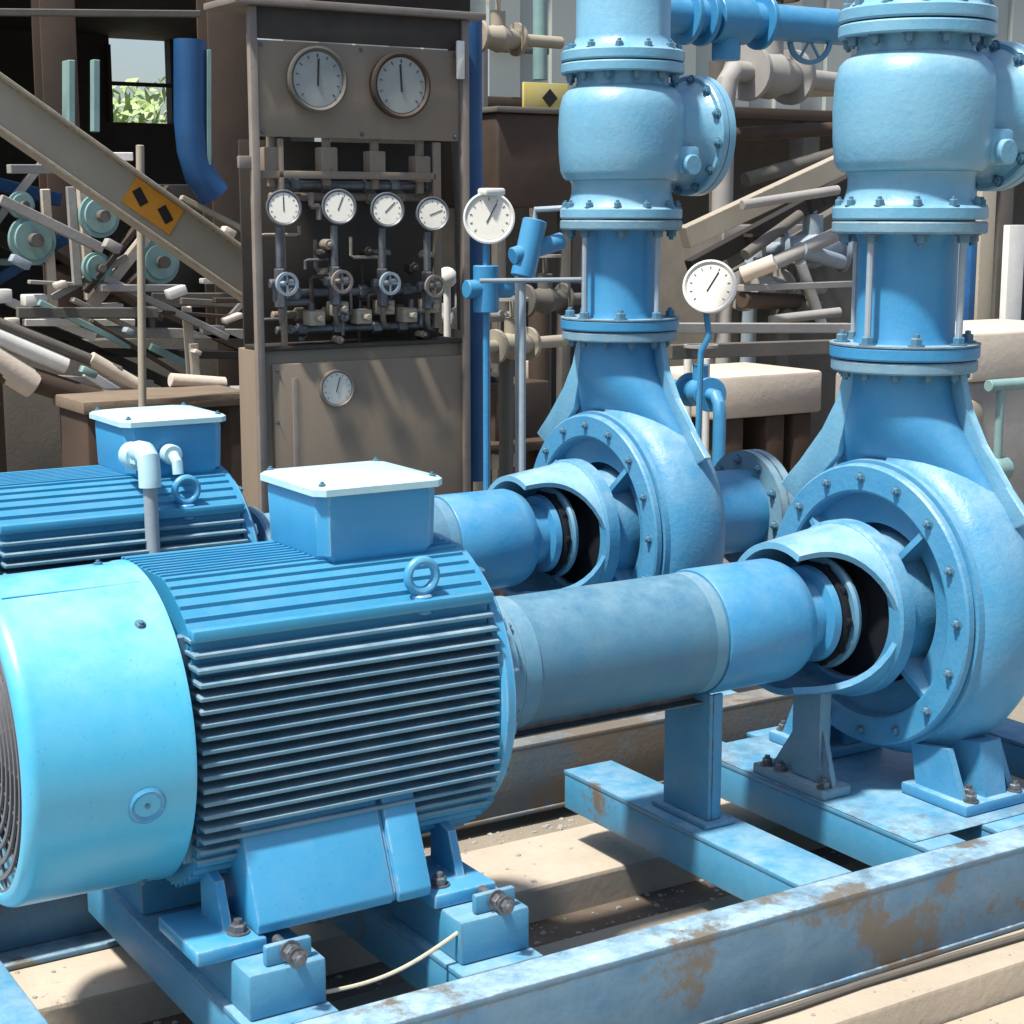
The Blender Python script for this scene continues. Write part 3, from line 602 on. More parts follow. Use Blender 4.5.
# ---------------------------------------------------------------- base frames
def make_frame(Y):
    t = thing('base_frame', (0.9, Y, 0), 'worn blue steel base frame under the near motor and pump', 'base frame', 'steel base frames')
    for s_ in (-1, 1):        # channel rails
        ya, yb = Y+s_*0.545, Y+s_*0.452
        b = MB(); lo, hi = sorted((ya, yb))
        xr = 0.64 if Y < 0.1 and s_ > 0 else 2.62
        b.box((-0.46, lo, 0.184), (xr, hi, 0.2), 0.003); b.box((-0.46, lo, 0.002), (xr, hi, 0.014), 0.003)
        wl, wh = (lo+0.006, lo+0.016) if s_ < 0 else (hi-0.016, hi-0.006)
        b.box((-0.46, wl, 0.012), (xr, wh, 0.186), 0.001)
        b.build('rail', M['railfar' if Y > 1 and s_ < 0 else 'rail'], t)
    for xa, xb in ((-0.45, -0.255), (0.03, 0.20), (0.455, 0.635), (1.282, 1.432), (1.665, 1.78), (1.885, 2.12), (2.45, 2.6)):
        b = MB(); b.box((xa, Y-0.451, 0.188), (xb, Y+0.451, 0.2), 0.003)
        b.box((xa+0.002, Y-0.448, 0.10), (xa+0.012, Y+0.448, 0.188), 0.001); b.box((xb-0.012, Y-0.448, 0.10), (xb-0.002, Y+0.448, 0.188), 0.001)
        b.build('cross_member', M['frame'], t)
    b = MB(); b.box((1.666, Y-0.40, 0.2005), (2.14, Y+0.40, 0.203), 0.001); b.build('sole_plate', M['frame'], t)
    for xa, xb in ((0.045, 0.195), (0.475, 0.628)):
        for s_ in (-1, 1):
            lo, hi = sorted((Y+s_*0.412, Y+s_*0.13))
            b = MB(); b.box((xa, lo, 0.2005), (xb, hi, 0.2865), 0.006, 2); k = b.build('mounting_block', M['frame'], t)
            xm = (xa+xb)/2+0.01
            b = MB(); lo, hi = sorted((Y+s_*0.395, Y+s_*0.345)); b.box((xm-0.045, lo, 0.287), (xm+0.045, lo+0.016 if s_ < 0 else lo+0.05, 0.325), 0.004); b.build('jacking_lug', M['frame'], k)
            y0 = Y+s_*0.40
            b = MB(); b.cyl((xm, Y+s_*0.445, 0.310), (xm, Y+s_*0.338, 0.310), 0.0095, 14); b.build('jacking_screw', M['steel'], k)
            bolt(k, (xm, Y+s_*0.398, 0.310), (0, s_, 0), 0.015, 0.016, 'steel'); bolt(k, (xm, Y+s_*0.43, 0.310), (0, s_, 0), 0.014, 0.012, 'steel')
    return t
frame = make_frame(0)
f2 = make_frame(1.22); f2['label'] = 'blue steel base frame under the far motor and pump'

b = MB(); pts = []
A = Vector((0.195, -0.40, 0.215)); B = Vector((0.478, -0.395, 0.262))
for i in range(15):
    s_ = i/14; p = A.lerp(B, s_); p.z -= 0.022*math.sin(PI*s_); pts.append(p)
b.tube(pts, 0.0042, 8)
single('cord', b, M['cord'], 'thin pale cord sagging between the two mounting blocks of the near motor', 'cord')
b = MB(); b.tube([(0.9, -0.575, 0.010), (1.15, -0.580, 0.011), (1.35, -0.572, 0.010), (1.55, -0.578, 0.012), (1.85, -0.585, 0.010), (2.4, -0.60, 0.010)], 0.008, 8)
single('ground_cable', b, M['greydark'], 'dark thin cable lying on the plinth along the near rail', 'cable')

# ================================================================ GAUGE CONSOLE
def gauge(parent, p, n, R, face='dial', bez='greydark', ang=0.7, name='gauge'):
    """round dial with bezel, face, pointer"""
    n = Vector(n).normalized(); p = Vector(p)
    b = MB(); b.lathe([(-R*0.45, 0), (-R*0.45, R*0.9), (0.0, R), (R*0.14, R), (R*0.16, R*0.93), (R*0.06, R*0.84), (R*0.06, 0)], p, n, 40)
    g_ = b.build(name, M[bez], parent)
    b = MB(); b.lathe([(R*0.065, 0), (R*0.065, R*0.83), (R*0.075, R*0.83), (R*0.075, 0)], p, n, 36); b.build('dial', M[face], g_)
    u = Vector((0, 0, 1)); v = u.cross(n).normalized(); u = n.cross(v)
    q = p+n*(R*0.09); d = (u*math.cos(ang)+v*math.sin(ang))
    b = MB(); b.beam(q-d*R*0.2, q+d*R*0.62, R*0.05, R*0.03, 0)
    for k in range(11):
        a = -2.3+4.6*k/10; e = u*math.cos(a)+v*math.sin(a); b.beam(q+e*R*0.66, q+e*R*0.76, R*0.03, R*0.015, 0)
    b.build('pointer', M['ink'], g_)
    return g_
PY = 2.3
def W(px, py, Y=PY): return at(px, py, Y)
t = thing('gauge_console', (1.75, PY+0.2, 0), 'grey brown steel gauge console with two large round dials and a blank lower door', 'control panel')
X0, X1 = 1.262, 2.085
b = MB(); b.box((X0+0.03, PY+0.01, -0.16), (X1+0.025, PY+0.22, 1.145), 0.006); b.build('cabinet', M['panel'], t)
b = MB(); b.box((X0+0.06, PY-0.006, 0.12), (X1, PY+0.0095, 1.10), 0.004)
d_ = b.build('door', M['panel'], t)
b = MB(); b.box((X0+0.13, PY-0.011, 0.15), (X0+0.15, PY-0.0065, 1.05), 0.001); b.build('hinge', M['panel_edge'], d_)
gauge(d_, W(335, 388)+Vector((0, -0.012, 0)), (0, -1, 0), 0.066, 'dial_bright', 'panel_edge', 0.3, 'door_gauge')
for x in (X0, X1-0.02):
    b = MB(); b.box((x, PY-0.02, -0.16), (x+0.028, PY+0.008, 2.27), 0.003); b.build('post', M['panel_edge'], t)
b = MB(); b.box((X0-0.06, PY-0.05, 2.272), (X1+0.06, PY+0.22, 2.295), 0.003); b.build('roof_sheet', M['panel_edge'], t)
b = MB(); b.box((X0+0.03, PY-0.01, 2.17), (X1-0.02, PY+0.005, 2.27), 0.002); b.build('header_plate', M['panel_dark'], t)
b = MB(); b.box((X0+0.03, PY-0.008, 1.855), (X1-0.03, PY+0.004, 2.165), 0.004); gp = b.build('gauge_plate', M['panel'], t)
gauge(gp, W(313, 80)+Vector((0, -0.03, 0)), (0, -1, 0), 0.108, 'dial', 'greydark', 0.05)
gauge(gp, W(396, 86)+Vector((0, -0.03, 0)), (0, -1, 0), 0.112, 'dial', 'brown', -0.05)
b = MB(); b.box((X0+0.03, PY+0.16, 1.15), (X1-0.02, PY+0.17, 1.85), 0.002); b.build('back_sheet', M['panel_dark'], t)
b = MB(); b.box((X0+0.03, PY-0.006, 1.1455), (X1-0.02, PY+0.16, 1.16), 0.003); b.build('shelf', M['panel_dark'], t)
b = MB(); b.box((X0+0.03, PY-0.004, 1.72), (X1-0.12, PY+0.012, 1.745), 0.003); b.box((X1-0.13, PY-0.004, 1.2), (X1-0.10, PY+0.012, 1.85), 0.003); b.box((X0+0.10, PY-0.004, 1.16), (X0+0.12, PY+0.012, 1.85), 0.003); b.build('inner_frame', M['panel'], t)
random.seed(11)
for i, (px, py) in enumerate(((276, 208), (331, 207), (379, 210), (424, 214))):
    p = W(px, py)
    gauge(t, p+Vector((0, -0.06, 0)), (-0.25, -1, 0.12), 0.060, 'dial_bright', 'steel', 0.4*i)
    b = MB(); b.cyl(p+Vector((0, -0.02, -0.06)), p+Vector((0, -0.02, -0.20)), 0.013, 12); b.cyl(p+Vector((0, -0.02, -0.20)), p+Vector((0, -0.02, -0.33)), 0.020, 6)
    b.cyl(p+Vector((-0.04, -0.02, -0.25)), p+Vector((0.05, -0.02, -0.25)), 0.016, 12); b.build('gauge_valve', M['steel'], t)
    b = MB(); q = p+Vector((0, -0.075, -0.25)); b.cyl(q, q+Vector((0, 0.05, 0)), 0.009, 10)
    b.lathe([(-0.006, 0.030), (0.006, 0.030), (0.006, 0.040), (-0.006, 0.040), (-0.006, 0.030)], q, (0, 1, 0), 24); b.beam(q+Vector((-0.034, 0, 0)), q+Vector((0.034, 0, 0)), 0.006, 0.006, 0); b.beam(q+Vector((0, 0, -0.034)), q+Vector((0, 0, 0.034)), 0.006, 0.006, 0)
    b.build('valve_handwheel', M['panel_edge' if i % 2 else 'conduit'], t)
    b = MB(); z0 = p.z-0.33
    b.tube([p+Vector((0, -0.02, -0.33)), (p.x+0.01, PY, z0-0.04), (p.x+0.03, PY+0.03, z0-0.07), (p.x+0.08, PY+0.06, z0-0.08)], 0.010, 10)
    b.build('tube_line', M['panel_edge'], t)
    b = MB(); b.cyl(p+Vector((0, 0.03, 0.07)), p+Vector((0, 0.03, 0.26)), 0.016, 12); b.box(p+Vector((-0.03, 0.0, 0.11)), p+Vector((0.03, 0.06, 0.2)), 0.006); b.build('relief_valve', M['panel'], t)
for k, z in enumerate((1.21, 1.26, 1.335, 1.66, 1.70)):
    b = MB(); b.cyl((X0+0.10, PY+0.05+0.03*(k % 2), z), (X1-0.10, PY+0.05+0.03*(k % 2), z), 0.014, 12)
    for j in range(5):
        x = X0+0.18+j*0.13+random.uniform(-.03, .03); b.cyl((x, PY+0.05+0.03*(k % 2), z), (x+0.035, PY+0.05+0.03*(k % 2), z), 0.024, 6)
    b.build('manifold_pipe', M['panel' if k % 2 else 'steel'], t)
for k in range(6):
    x = X0+0.2+k*0.09; b = MB(); b.box((x, PY-0.01, 1.225+0.03*(k % 2)), (x+0.06, PY+0.05, 1.275+0.03*(k % 2)), 0.005); b.cyl((x+0.03, PY-0.045, 1.25+0.03*(k % 2)), (x+0.03, PY-0.01, 1.25+0.03*(k % 2)), 0.012, 10); b.build('selector_valve', M['beige'], t)
for k in range(16):
    x = random.uniform(X0+0.06, X1-0.12); z = random.uniform(1.18, 1.78); x2 = min(max(x+random.uniform(-.15, .15), X0+.05), X1-.1); z2 = z+random.uniform(-.22, .22); yy = PY+random.uniform(0.0, 0.08)
    b = MB(); b.tube([(x, yy, z), (x, yy, z+(z2-z)*.45), (x+(x2-x)*.1, yy, z+(z2-z)*.5), (x+(x2-x)*.9, yy, z+(z2-z)*.5), (x2, yy, z+(z2-z)*.55), (x2, yy, z2)], random.choice((.006, .008, .011)), 8); b.build('tube_line', M[random.choice(('panel_edge', 'steel', 'panel', 'brown', 'beige'))], t)
for k in range(12):
    x = random.uniform(X0+0.08, X1-0.14); z = random.uniform(1.17, 1.5); yy = PY+random.uniform(-.01, 0.05); r_ = random.uniform(.012, .024)
    b = MB(); b.cyl((x, yy-.02, z), (x, yy+.03, z), r_, 6 if k % 2 else 16); b.cyl((x, yy-.035, z), (x, yy-.02, z), r_*.5, 10); b.build('fitting', M[random.choice(('panel_edge', 'steel', 'panel_dark', 'beige'))], t)
for x in (X0+0.045, (X0+X1)/2, X1-0.045):
    for z in (1.87, 2.15): bolt(t, (x, PY-0.008, z), (0, -1, 0), 0.006, 0.006, 'steel', 'screw')
for x in (X0+0.075, X1-0.015):
    for z in (0.7, 0.9, 1.08): bolt(t, (x, PY-0.006, z), (0, -1, 0), 0.005, 0.005, 'steel', 'screw')
p = W(238, 162); b = MB(); b.box(p+Vector((0, -0.01, -0.02)), p+Vector((0.05, 0.01, 0.02)), 0.003); b.build('bracket', M['panel_edge'], t)
p = W(455, 62); b = MB(); b.box(p+Vector((-0.01, -0.035, -0.06)), p+Vector((0.02, -0.022, 0.07)), 0.003); b.build('latch', M['white'], t)

b = MB(); b.tube([W(470, 20, 2.5), W(470, 120, 2.5), W(472, 215, 2.5), W(475, 330, 2.5), W(475, 480, 2.5)], 0.045, 20)
single('standpipe', b, M['navy'], 'dark navy standpipe upright against the right side of the gauge console', 'pipe')
b = MB(); b.tube([W(452, 30, 2.42), W(455, 130, 2.42), W(459, 200, 2.42), W(462, 330, 2.42)], 0.018, 12)
single('hose', b, M['greydark'], 'thin dark grey hose hanging beside the right console post', 'hose')

# instruments by the far spool
def stand_gauge(px, py, Y, R, n, label, stem):
    p = W(px, py, Y); t = thing('pressure_gauge', stem[-1], label, 'gauge', 'white pressure gauges off the console')
    gauge(t, p, n, R, 'dial_bright', 'white', 0.5, 'gauge_head')
    b = MB(); b.tube([p+Vector((0, 0.02, -R*0.9))]+stem, 0.012, 10); b.build('stem', M['pipe'], t)
    return t
p = W(489, 218, 2.0)
t = stand_gauge(489, 218, 2.0, 0.088, (-0.6, -1, 0.1), 'white pressure gauge with pale cap right of the gauge console', [p+Vector((0, 0.02, -0.16)), p+Vector((0, 0.02, -0.9)), p+Vector((0, 0.02, -1.59))])
b = MB(); b.box(p+Vector((-0.03, -0.03, 0.075)), p+Vector((0.05, 0.03, 0.10)), 0.008); b.build('cap', M['white'], t)
b = MB(); b.cyl(p+Vector((0, 0.02, -0.16)), p+Vector((0, 0.02, -0.32)), 0.045, 16); b.cyl(p+Vector((-0.08, 0.02, -0.24)), p+Vector((0.1, 0.02, -0.24)), 0.032, 12); b.build('isolating_valve', M['pipe'], t)
p = W(710, 287, 1.95)
stand_gauge(710, 287, 1.95, 0.100, (-0.8, -0.8, 0.35), 'cream round gauge between the two discharge pipes', [p+Vector((0, 0.0, -0.18)), p+Vector((-0.02, 0.02, -0.24)), p+Vector((-0.03, 0.02, -0.8)), p+Vector((-0.03, 0.02, -1.55))])
t = thing('needle_valve', W(540, 330, 1.9), 'small blue valve body on thin lines left of the far pipe spool', 'valve')
p = W(530, 250, 1.9)
b = MB(); b.cyl(p+Vector((-0.03, 0, -0.09)), p+Vector((0.02, 0, 0.10)), 0.042, 18); b.cyl(p+Vector((-0.07, 0, -0.02)), p+Vector((0.13, 0, 0.03)), 0.03, 14); b.build('valve_body', M['pipe'], t)
b = MB(); b.tube([p+Vector((0.02, 0, 0.1)), p+Vector((0.02, 0, 0.135)), p+Vector((0.10, -0.05, 0.14)), p+Vector((0.22, -0.25, 0.12))], 0.010, 10); b.tube([p+Vector((-0.2, 0, -0.1)), p+Vector((0.25, -0.1, -0.10))], 0.008, 10); b.tube([p+Vector((-0.03, 0, -0.09)), p+Vector((-0.03, 0, -1.3))], 0.012, 10); b.build('line', M['conduit'], t)

# blue header from the far riser
t = thing('header_pipe', W(760, 20, 1.9), 'blue horizontal header pipe with handwheel valve at the top behind the near riser', 'pipe')
a = W(640, 12, 1.75); e = W(905, 4, 1.75)
b = MB(); b.cyl(a, (e.x, a.y, a.z), 0.062, 28); b.build('pipe', M['pipe'], t)
for px in (683, 700, 758):
    q = W(px, 12, 1.75); b = MB(); b.cyl((q.x, a.y, a.z), (q.x+0.02, a.y, a.z), 0.098, 32); b.build('flange', M['pipe'], t)
q = W(722, 30, 1.75); b = MB(); b.cyl((q.x-0.05, a.y, a.z), (q.x+0.10, a.y, a.z), 0.085, 28); b.cyl((q.x+0.02, a.y, a.z-0.14), (q.x+0.02, a.y, a.z), 0.05, 20); b.build('valve_body', M['pipe'], t)
q = W(810, 40, 1.75)
b = MB(); b.lathe([(-0.008, 0.070), (0.008, 0.070), (0.010, 0.078), (0.008, 0.086), (-0.008, 0.086), (-0.010, 0.078), (-0.008, 0.070)], q, (0.3, 1, 0), 32)
for k in range(3):
    aa = PI*k/3; dd = Vector((math.cos(aa), -0.3*math.cos(aa), math.sin(aa)))*0.072; b.beam(q-dd, q+dd, 0.008, 0.008, 0)
b.cyl(q+Vector((0, 0, 0)), q+Vector((0.02, 0.05, 0.06)), 0.012, 12); b.build('handwheel', M['guard'], t)

# ================================================================ BACKGROUND, LEFT: dark open shed
t = thing('open_shed', (1.5, 7.5, -0.16), 'dark open steel shed behind the motors on the left', 'shed')
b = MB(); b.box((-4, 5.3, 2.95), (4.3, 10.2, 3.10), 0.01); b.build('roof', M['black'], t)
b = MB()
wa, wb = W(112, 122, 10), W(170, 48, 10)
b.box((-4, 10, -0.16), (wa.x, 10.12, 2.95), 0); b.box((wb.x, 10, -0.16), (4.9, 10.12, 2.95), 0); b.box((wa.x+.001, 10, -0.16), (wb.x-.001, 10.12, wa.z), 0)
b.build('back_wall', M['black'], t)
b = MB(); b.box((wa.x, 9.96, (wa.z+wb.z)/2-0.015), (wb.x, 9.99, (wa.z+wb.z)/2+0.015), 0.002); b.box((wa.x-0.03, 9.96, wa.z), (wa.x, 9.99, wb.z), 0.002); b.build('window_frame', M['black'], t)
for px, Y, wd in ((66, 5.2, 0.17), (232, 5.0, 0.2), (-30, 4.6, 0.2)):
    p = W(px, 200, Y); b = MB(); b.box((p.x-wd/2, Y, -0.16), (p.x+wd/2, Y+0.015, 2.95), 0.002); b.box((p.x-wd/2, Y+0.13, -0.16), (p.x+wd/2, Y+0.145, 2.95), 0.002); b.box((p.x-0.01, Y+0.015, -0.16), (p.x+0.01, Y+0.13, 2.95), 0.001); b.build('column', M['brown'], t)
b = MB(); b.box((-4, 5.32, 2.70), (3.9, 5.44, 2.945), 0.004); b.build('eaves_beam', M['black'], t)
b = MB(); p = W(230, 30, 4.4); b.beam(W(-30, 12, 4.4), W(200, 14, 4.4), 0.03, 0.03); b.build('eaves_rail', M['greydark'], t)

b = MB()
random.seed(5)
def foliage(c, r, n, s):
    bb = MB()
    for i in range(n):
        d = Vector((random.gauss(0, 1), random.gauss(0, 1), random.gauss(0, 1))).normalized()*(random.random()**0.4)
        p = Vector(c)+Vector((d.x*r[0], d.y*r[1], d.z*r[2])); u = Vector((random.gauss(0, 1), random.gauss(0, 1), random.gauss(0, 1))).normalized(); v = u.orthogonal().normalized()
        q = random.uniform(0.5, 1.3)*s
        vs = [bb.bm.verts.new(p+u*q), bb.bm.verts.new(p+v*q*0.5), bb.bm.verts.new(p-u*q), bb.bm.verts.new(p-v*q*0.5)]; bb.bm.faces.new(vs)
    return bb
c = W(145, 98, 15)
t = thing('tree', (c.x, 15, -0.16), 'light green leafy tree seen through the opening of the dark shed', 'tree')
foliage((c.x+.2, 15, 2.2), (1.6, 1.0, 0.85), 1500, 0.10).build('crown', M['leaf'], t)
b = MB(); b.cyl((c.x, 15, -0.16), (c.x+0.1, 15, 2.0), 0.12, 12, r2=0.07); b.build('trunk', M['wood'], t)
b = MB(); c = W(195, 8, 11.5); 

# diagonal beige beam with warning sticker
t = thing('inclined_beam', W(120, 400, 3.2)*1.0, 'beige inclined steel beam with an orange warning sticker left of the console', 'beam')
a, e = W(-60, 62, 3.2), W(262, 288, 3.2)
b = MB(); b.beam(a, e, 0.02, 0.15, 0.003); dirv = (e-a).normalized(); nz = Vector((-dirv.z, 0, dirv.x))
for s_ in (-1, 1): b.beam(a+nz*0.079*s_, e+nz*0.079*s_, 0.10, 0.014, 0.003)
b.build('beam', M['beige'], t)
sa, se = W(126, 184, 3.186), W(182, 228, 3.186)
mid = W(153, 206, 3.186); dv = dirv
b = MB(); b.beam(mid-dv*0.110, mid+dv*0.110, 0.003, 0.110, 0); st = b.build('warning_sticker', M['yellow'], t)
for k in (-1, 1):
    c = mid+dv*0.058*k; c.y -= 0.003; b = MB(); b.beam(c-dv*0.030+nz*0.015, c+dv*0.026-nz*0.015, 0.002, 0.036, 0); b.build('warning_mark', M['ink'], st)
b = MB(); b.cyl(W(140, 145, 3.45), W(143, 460, 3.45), 0.016, 12)
single('vertical_pipe', b, M['beige'], 'thin upright pale pipe crossing behind the inclined beige beam', 'pipe')
# blue machinery in the shed
b = MB(); b.tube([W(190, 40, 4.6), W(190, 120, 4.6), W(193, 150, 4.6), W(200, 175, 4.6), W(215, 195, 4.6)], 0.075, 20)
single('blue_duct', b, M['navy'], 'deep blue duct hanging left of the gauge console inside the shed', 'duct')
b = MB(); p = W(208, 50, 4.55); q = W(208, 165, 4.55); b.beam(p, q, 0.02, 0.035, 0.002)
single('ladder_rail', b, M['teal'], 'pale teal upright strip in front of the deep blue duct', 'rail')
b = MB(); p = W(95, 60, 4.7); q = W(95, 132, 4.7); b.beam(p, q, 0.03, 0.05, 0.003); b.beam(p+Vector((-.09, .1, 0)), q+Vector((-.09, .1, 0)), 0.03, 0.10, 0.003)
single('door_frame', b, M['teal'], 'pale blue upright frame left of the shed opening', 'frame')
for i, (px, py, R, Y, lab) in enumerate(((100, 216, 0.095, 4.4, 'pale teal wheel right of the dark shed column'), (98, 268, 0.07, 4.4, 'smaller pale teal wheel low beside the dark shed column'), (33, 240, 0.11, 4.6, 'pale teal wheel left of the dark shed column'), (22, 205, 0.06, 4.6, 'small pale wheel at the left edge under the beige beam'), (160, 262, 0.10, 4.5, 'pale teal wheel under the warning sticker'))):
    p = W(px, py, Y); t = thing('pulley_wheel', p-Vector((0, 0, R)), lab, 'wheel', 'pale machine wheels in the shed')
    b = MB(); b.lathe([(-0.03, 0), (-0.03, R*0.95), (-0.02, R), (0.0, R), (0.0, R*0.8), (0.012, R*0.78), (0.012, 0.0)], p, (0.15, -1, 0.05), 36); b.build('disc', M['teal'], t)
    b = MB(); b.cyl(p+Vector((0, -0.02, 0)), p+Vector((0, -0.07, 0)), R*0.28, 20); b.build('hub', M['greydark'], t)
b = MB()
t = thing('machine_skid', W(100, 450, 4.9), 'dark machine skid with cross bracing standing inside the shed', 'machine')
for a_, e_, wd, mname in (((-20, 230), (240, 345), 0.06, 'brown'), ((-20, 300), (250, 420), 0.05, 'black'), ((-20, 290), (70, 235), 0.05, 'navy'), ((60, 345), (190, 235), 0.045, 'brown'), ((150, 300), (250, 300), 0.07, 'greydark'), ((80, 332), (250, 334), 0.05, 'grey'), ((80, 352), (250, 355), 0.04, 'black'), ((-20, 180), (60, 200), 0.06, 'navy'), ((-20, 262), (120, 262), 0.03, 'teal')):
    b = MB(); b.beam(W(*a_, 4.75), W(*e_, 4.75), 0.05, wd, 0.004); b.build('brace', M[mname], t)
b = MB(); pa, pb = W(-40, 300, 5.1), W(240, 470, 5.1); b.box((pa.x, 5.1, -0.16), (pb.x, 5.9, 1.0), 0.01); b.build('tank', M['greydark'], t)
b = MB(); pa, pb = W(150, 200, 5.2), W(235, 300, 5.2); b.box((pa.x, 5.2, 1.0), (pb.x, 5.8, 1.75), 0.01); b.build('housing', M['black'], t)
for i, (px, py, wd, ht, ry, mname) in enumerate(((2, 296, .07, .06, 0, 'white'), (34, 300, .10, .05, .45, 'white'), (106, 309, .14, .05, 0, 'white'), (156, 309, .08, .025, 0, 'white'), (209, 281, .07, .025, 0, 'white'), (212, 330, .10, .04, 0, 'grey'))):
    p = W(px, py, 4.5); b = MB(); b.box(p-Vector((wd/2, .04, ht/2)), p+Vector((wd/2, .04, ht/2)), 0.006, 2)
    b.build('pale_cover', M[mname], t)
for i, (a_, e_, r, mname, lab) in enumerate((((-30, 325), (66, 366), .038, 'white', 'topmost white pipe sloping down at the left edge'), ((-30, 345), (34, 385), .06, 'cream', 'thick cream pipe sloping down under the white pipe at the left edge'), ((90, 358), (138, 386), .03, 'cream', 'short cream pipe end above the far terminal box'), ((-30, 360), (160, 420), .05, 'brown', 'dark rusty pipe sloping behind the far motor'), ((-30, 312), (120, 372), .025, 'greydark', 'thin dark grey pipe sloping between white pipes at left'), ((80, 396), (240, 392), .028, 'grey', 'level grey pipe just above the far terminal box'), ((170, 380), (225, 384), .03, 'cream', 'short level cream pipe left of the console post'))):
    b = MB(); b.cyl(W(*a_, 3.9), W(*e_, 3.9), r, 16); single('scrap_pipe', b, M[mname], lab, 'pipe', 'loose pipes behind the far motor')
t = thing('timber_bench', W(160, 470, 3.6), 'low brown timber bench behind the far terminal box', 'bench')
pa, pb = W(75, 400, 3.6), W(245, 400, 3.6)
b = MB(); b.box((pa.x, 3.5, pa.z-0.05), (pb.x, 3.9, pa.z), 0.006); b.build('top', M['wood'], t)
for x in (pa.x+0.06, pb.x-0.06):
    b = MB(); b.box((x-0.04, 3.52, -0.16), (x+0.04, 3.88, pa.z-0.05), 0.006); b.build('leg', M['brown'], t)

# ================================================================ BACKGROUND, RIGHT: pale warehouse with dark open bay
t = thing('warehouse', (9, 10.5, -0.16), 'pale clad warehouse with a dark open bay behind the pumps', 'building')
zl = W(760, 108, 9).z
b = MB(); x = 4.45; k = 0
while x < 17:
    b.box((x, 9+0.05*(k % 2), zl), (x+0.30, 9.2, 4.6), 0.004, 1); x += 0.30; k += 1
b.build('upper_wall', M['pale'], t)
b = MB(); b.box((4.45, 8.93, zl-0.10), (17, 9.15, zl-0.002), 0.01); b.build('lintel_beam', M['brown'], t)
b = MB(); b.box((6.3, 12, -0.16), (19, 12.1, 4.6), 0); b.build('back_wall', M['greydark'], t)
for x in (4.5, 7.2, 9.6, 12.2, 15):
    b = MB(); b.box((x, 9.0, -0.16), (x+0.2, 9.2, zl-0.1), 0.01); b.build('column', M['greydark'], t)
b = MB(); b.box((6.2, 8.9, 4.6), (17, 12.4, 4.75), 0.01); b.build('roof', M['grey'], t)
a, e = W(497, 48, 8.9), W(548, 52, 8.9)
b = MB(); b.box((a.x, 8.88, a.z-0.03), (e.x, 8.92, a.z+0.03), 0.004); b.build('wall_bracket', M['greydark'], t)
t = thing('warning_sign', W(545, 115, 8.4), 'faded yellow warning sign with a black mark above the rusty tank', 'sign')
a, e = W(524, 112, 8.4), W(568, 84, 8.4)
b = MB(); b.box((a.x, 8.4, a.z), (e.x, 8.43, e.z), 0.004); pn = b.build('plate', M['yellow_pale'], t)
q = W(550, 98, 8.394); b = MB(); b.box(q-Vector((.05, .002, .05)), q+Vector((.05, .002, .05)), 0, 1, Matrix.Rotation(PI/4, 3, 'Y')); b.build('mark', M['ink'], pn)
b = MB(); b.box((a.x+0.1, 8.43, -0.16), (a.x+0.15, 8.48, e.z), 0.004); b.build('post', M['greydark'], t)

t = thing('rusty_tank', W(525, 450, 5.0), 'dark rusty steel tank behind the white gauge, right of the console', 'tank')
a, e = W(497, 112, 5.0), W(575, 208, 5.0)
b = MB(); b.box((a.x, 5.0, e.z), (e.x, 5.9, a.z), 0.02, 3); b.build('shell', M['brown'], t)
b = MB(); b.box((a.x-0.02, 4.97, a.z), (e.x+0.02, 5.93, a.z+0.03), 0.006); b.build('lid', M['greydark'], t)
for x in (a.x+0.04, e.x-0.04):
    b = MB(); b.box((x-0.03, 5.02, -0.16), (x+0.03, 5.08, e.z), 0.004); b.build('leg', M['greydark'], t)
b = MB(); b.box((a.x, 5.3, -0.16), (e.x+0.3, 5.9, 1.2), 0.01); b.build('skirt', M['black'], t)

b = MB()
items = [ # name, a, b (px,py,Y), width, height, mat, label
 ('inclined_beam', (684, 238, 5.2), (850, 160, 5.2), .08, .13, 'beige', 'pale inclined beam rising to the right between the two check valves'),
 ('inclined_beam', (690, 268, 5.4), (850, 182, 5.4), .08, .10, 'black', 'black inclined beam directly under the pale one between the pumps'),
 ('inclined_beam', (700, 300, 5.6), (850, 212, 5.6), .10, .16, 'greydark', 'dark grey inclined beam above the heap of scrap between the pumps'),
 ('steel_beam', (668, 328, 3.6), (850, 328, 3.6), .06, .05, 'grey', 'upper grey level beam between the two discharge pipes'),
 ('steel_beam', (668, 352, 3.5), (850, 346, 3.5), .06, .07, 'greydark', 'lower dark level beam between the two discharge pipes'),
 ('steel_beam', (740, 288, 5.0), (850, 284, 5.0), .06, .04, 'grey', 'thin grey level beam above the scrap heap beside the near spool'),
]
for nm, a, e, wd, ht, mm, lab in items:
    b = MB(); b.beam(W(*a), W(*e), wd, ht, 0.004); single(nm, b, M[mm], lab, 'beam', 'beams behind the pumps')
# sunlit slab on dark sleepers
t = thing('concrete_slab', W(770, 450, 4.4), 'cream sunlit concrete slab resting on dark sleepers between the pumps', 'slab')
a, e = W(714, 372, 4.4), W(822, 412, 4.4)
b = MB(); b.box((a.x, 4.4, e.z), (e.x, 5.1, a.z-0.03), 0.02, 2); b.build('slab', M['cream'], t)
for x in (a.x+0.1, (a.x+e.x)/2, e.x-0.2):
    b = MB(); b.box((x, 4.42, -0.16), (x+0.14, 5.05, e.z), 0.01); b.build('sleeper', M['brown'], t)
for i, (px, lab) in enumerate(((688, 'left one of two short white posts beside the cream slab'), (706, 'right one of two short white posts beside the cream slab'))):
    p = W(px, 398, 4.0); q = W(px, 358, 4.0); b = MB(); b.cyl((p.x, 4, -0.16), (q.x, 4, q.z), 0.022, 14); single('post', b, M['white'], lab, 'post', 'short white posts')
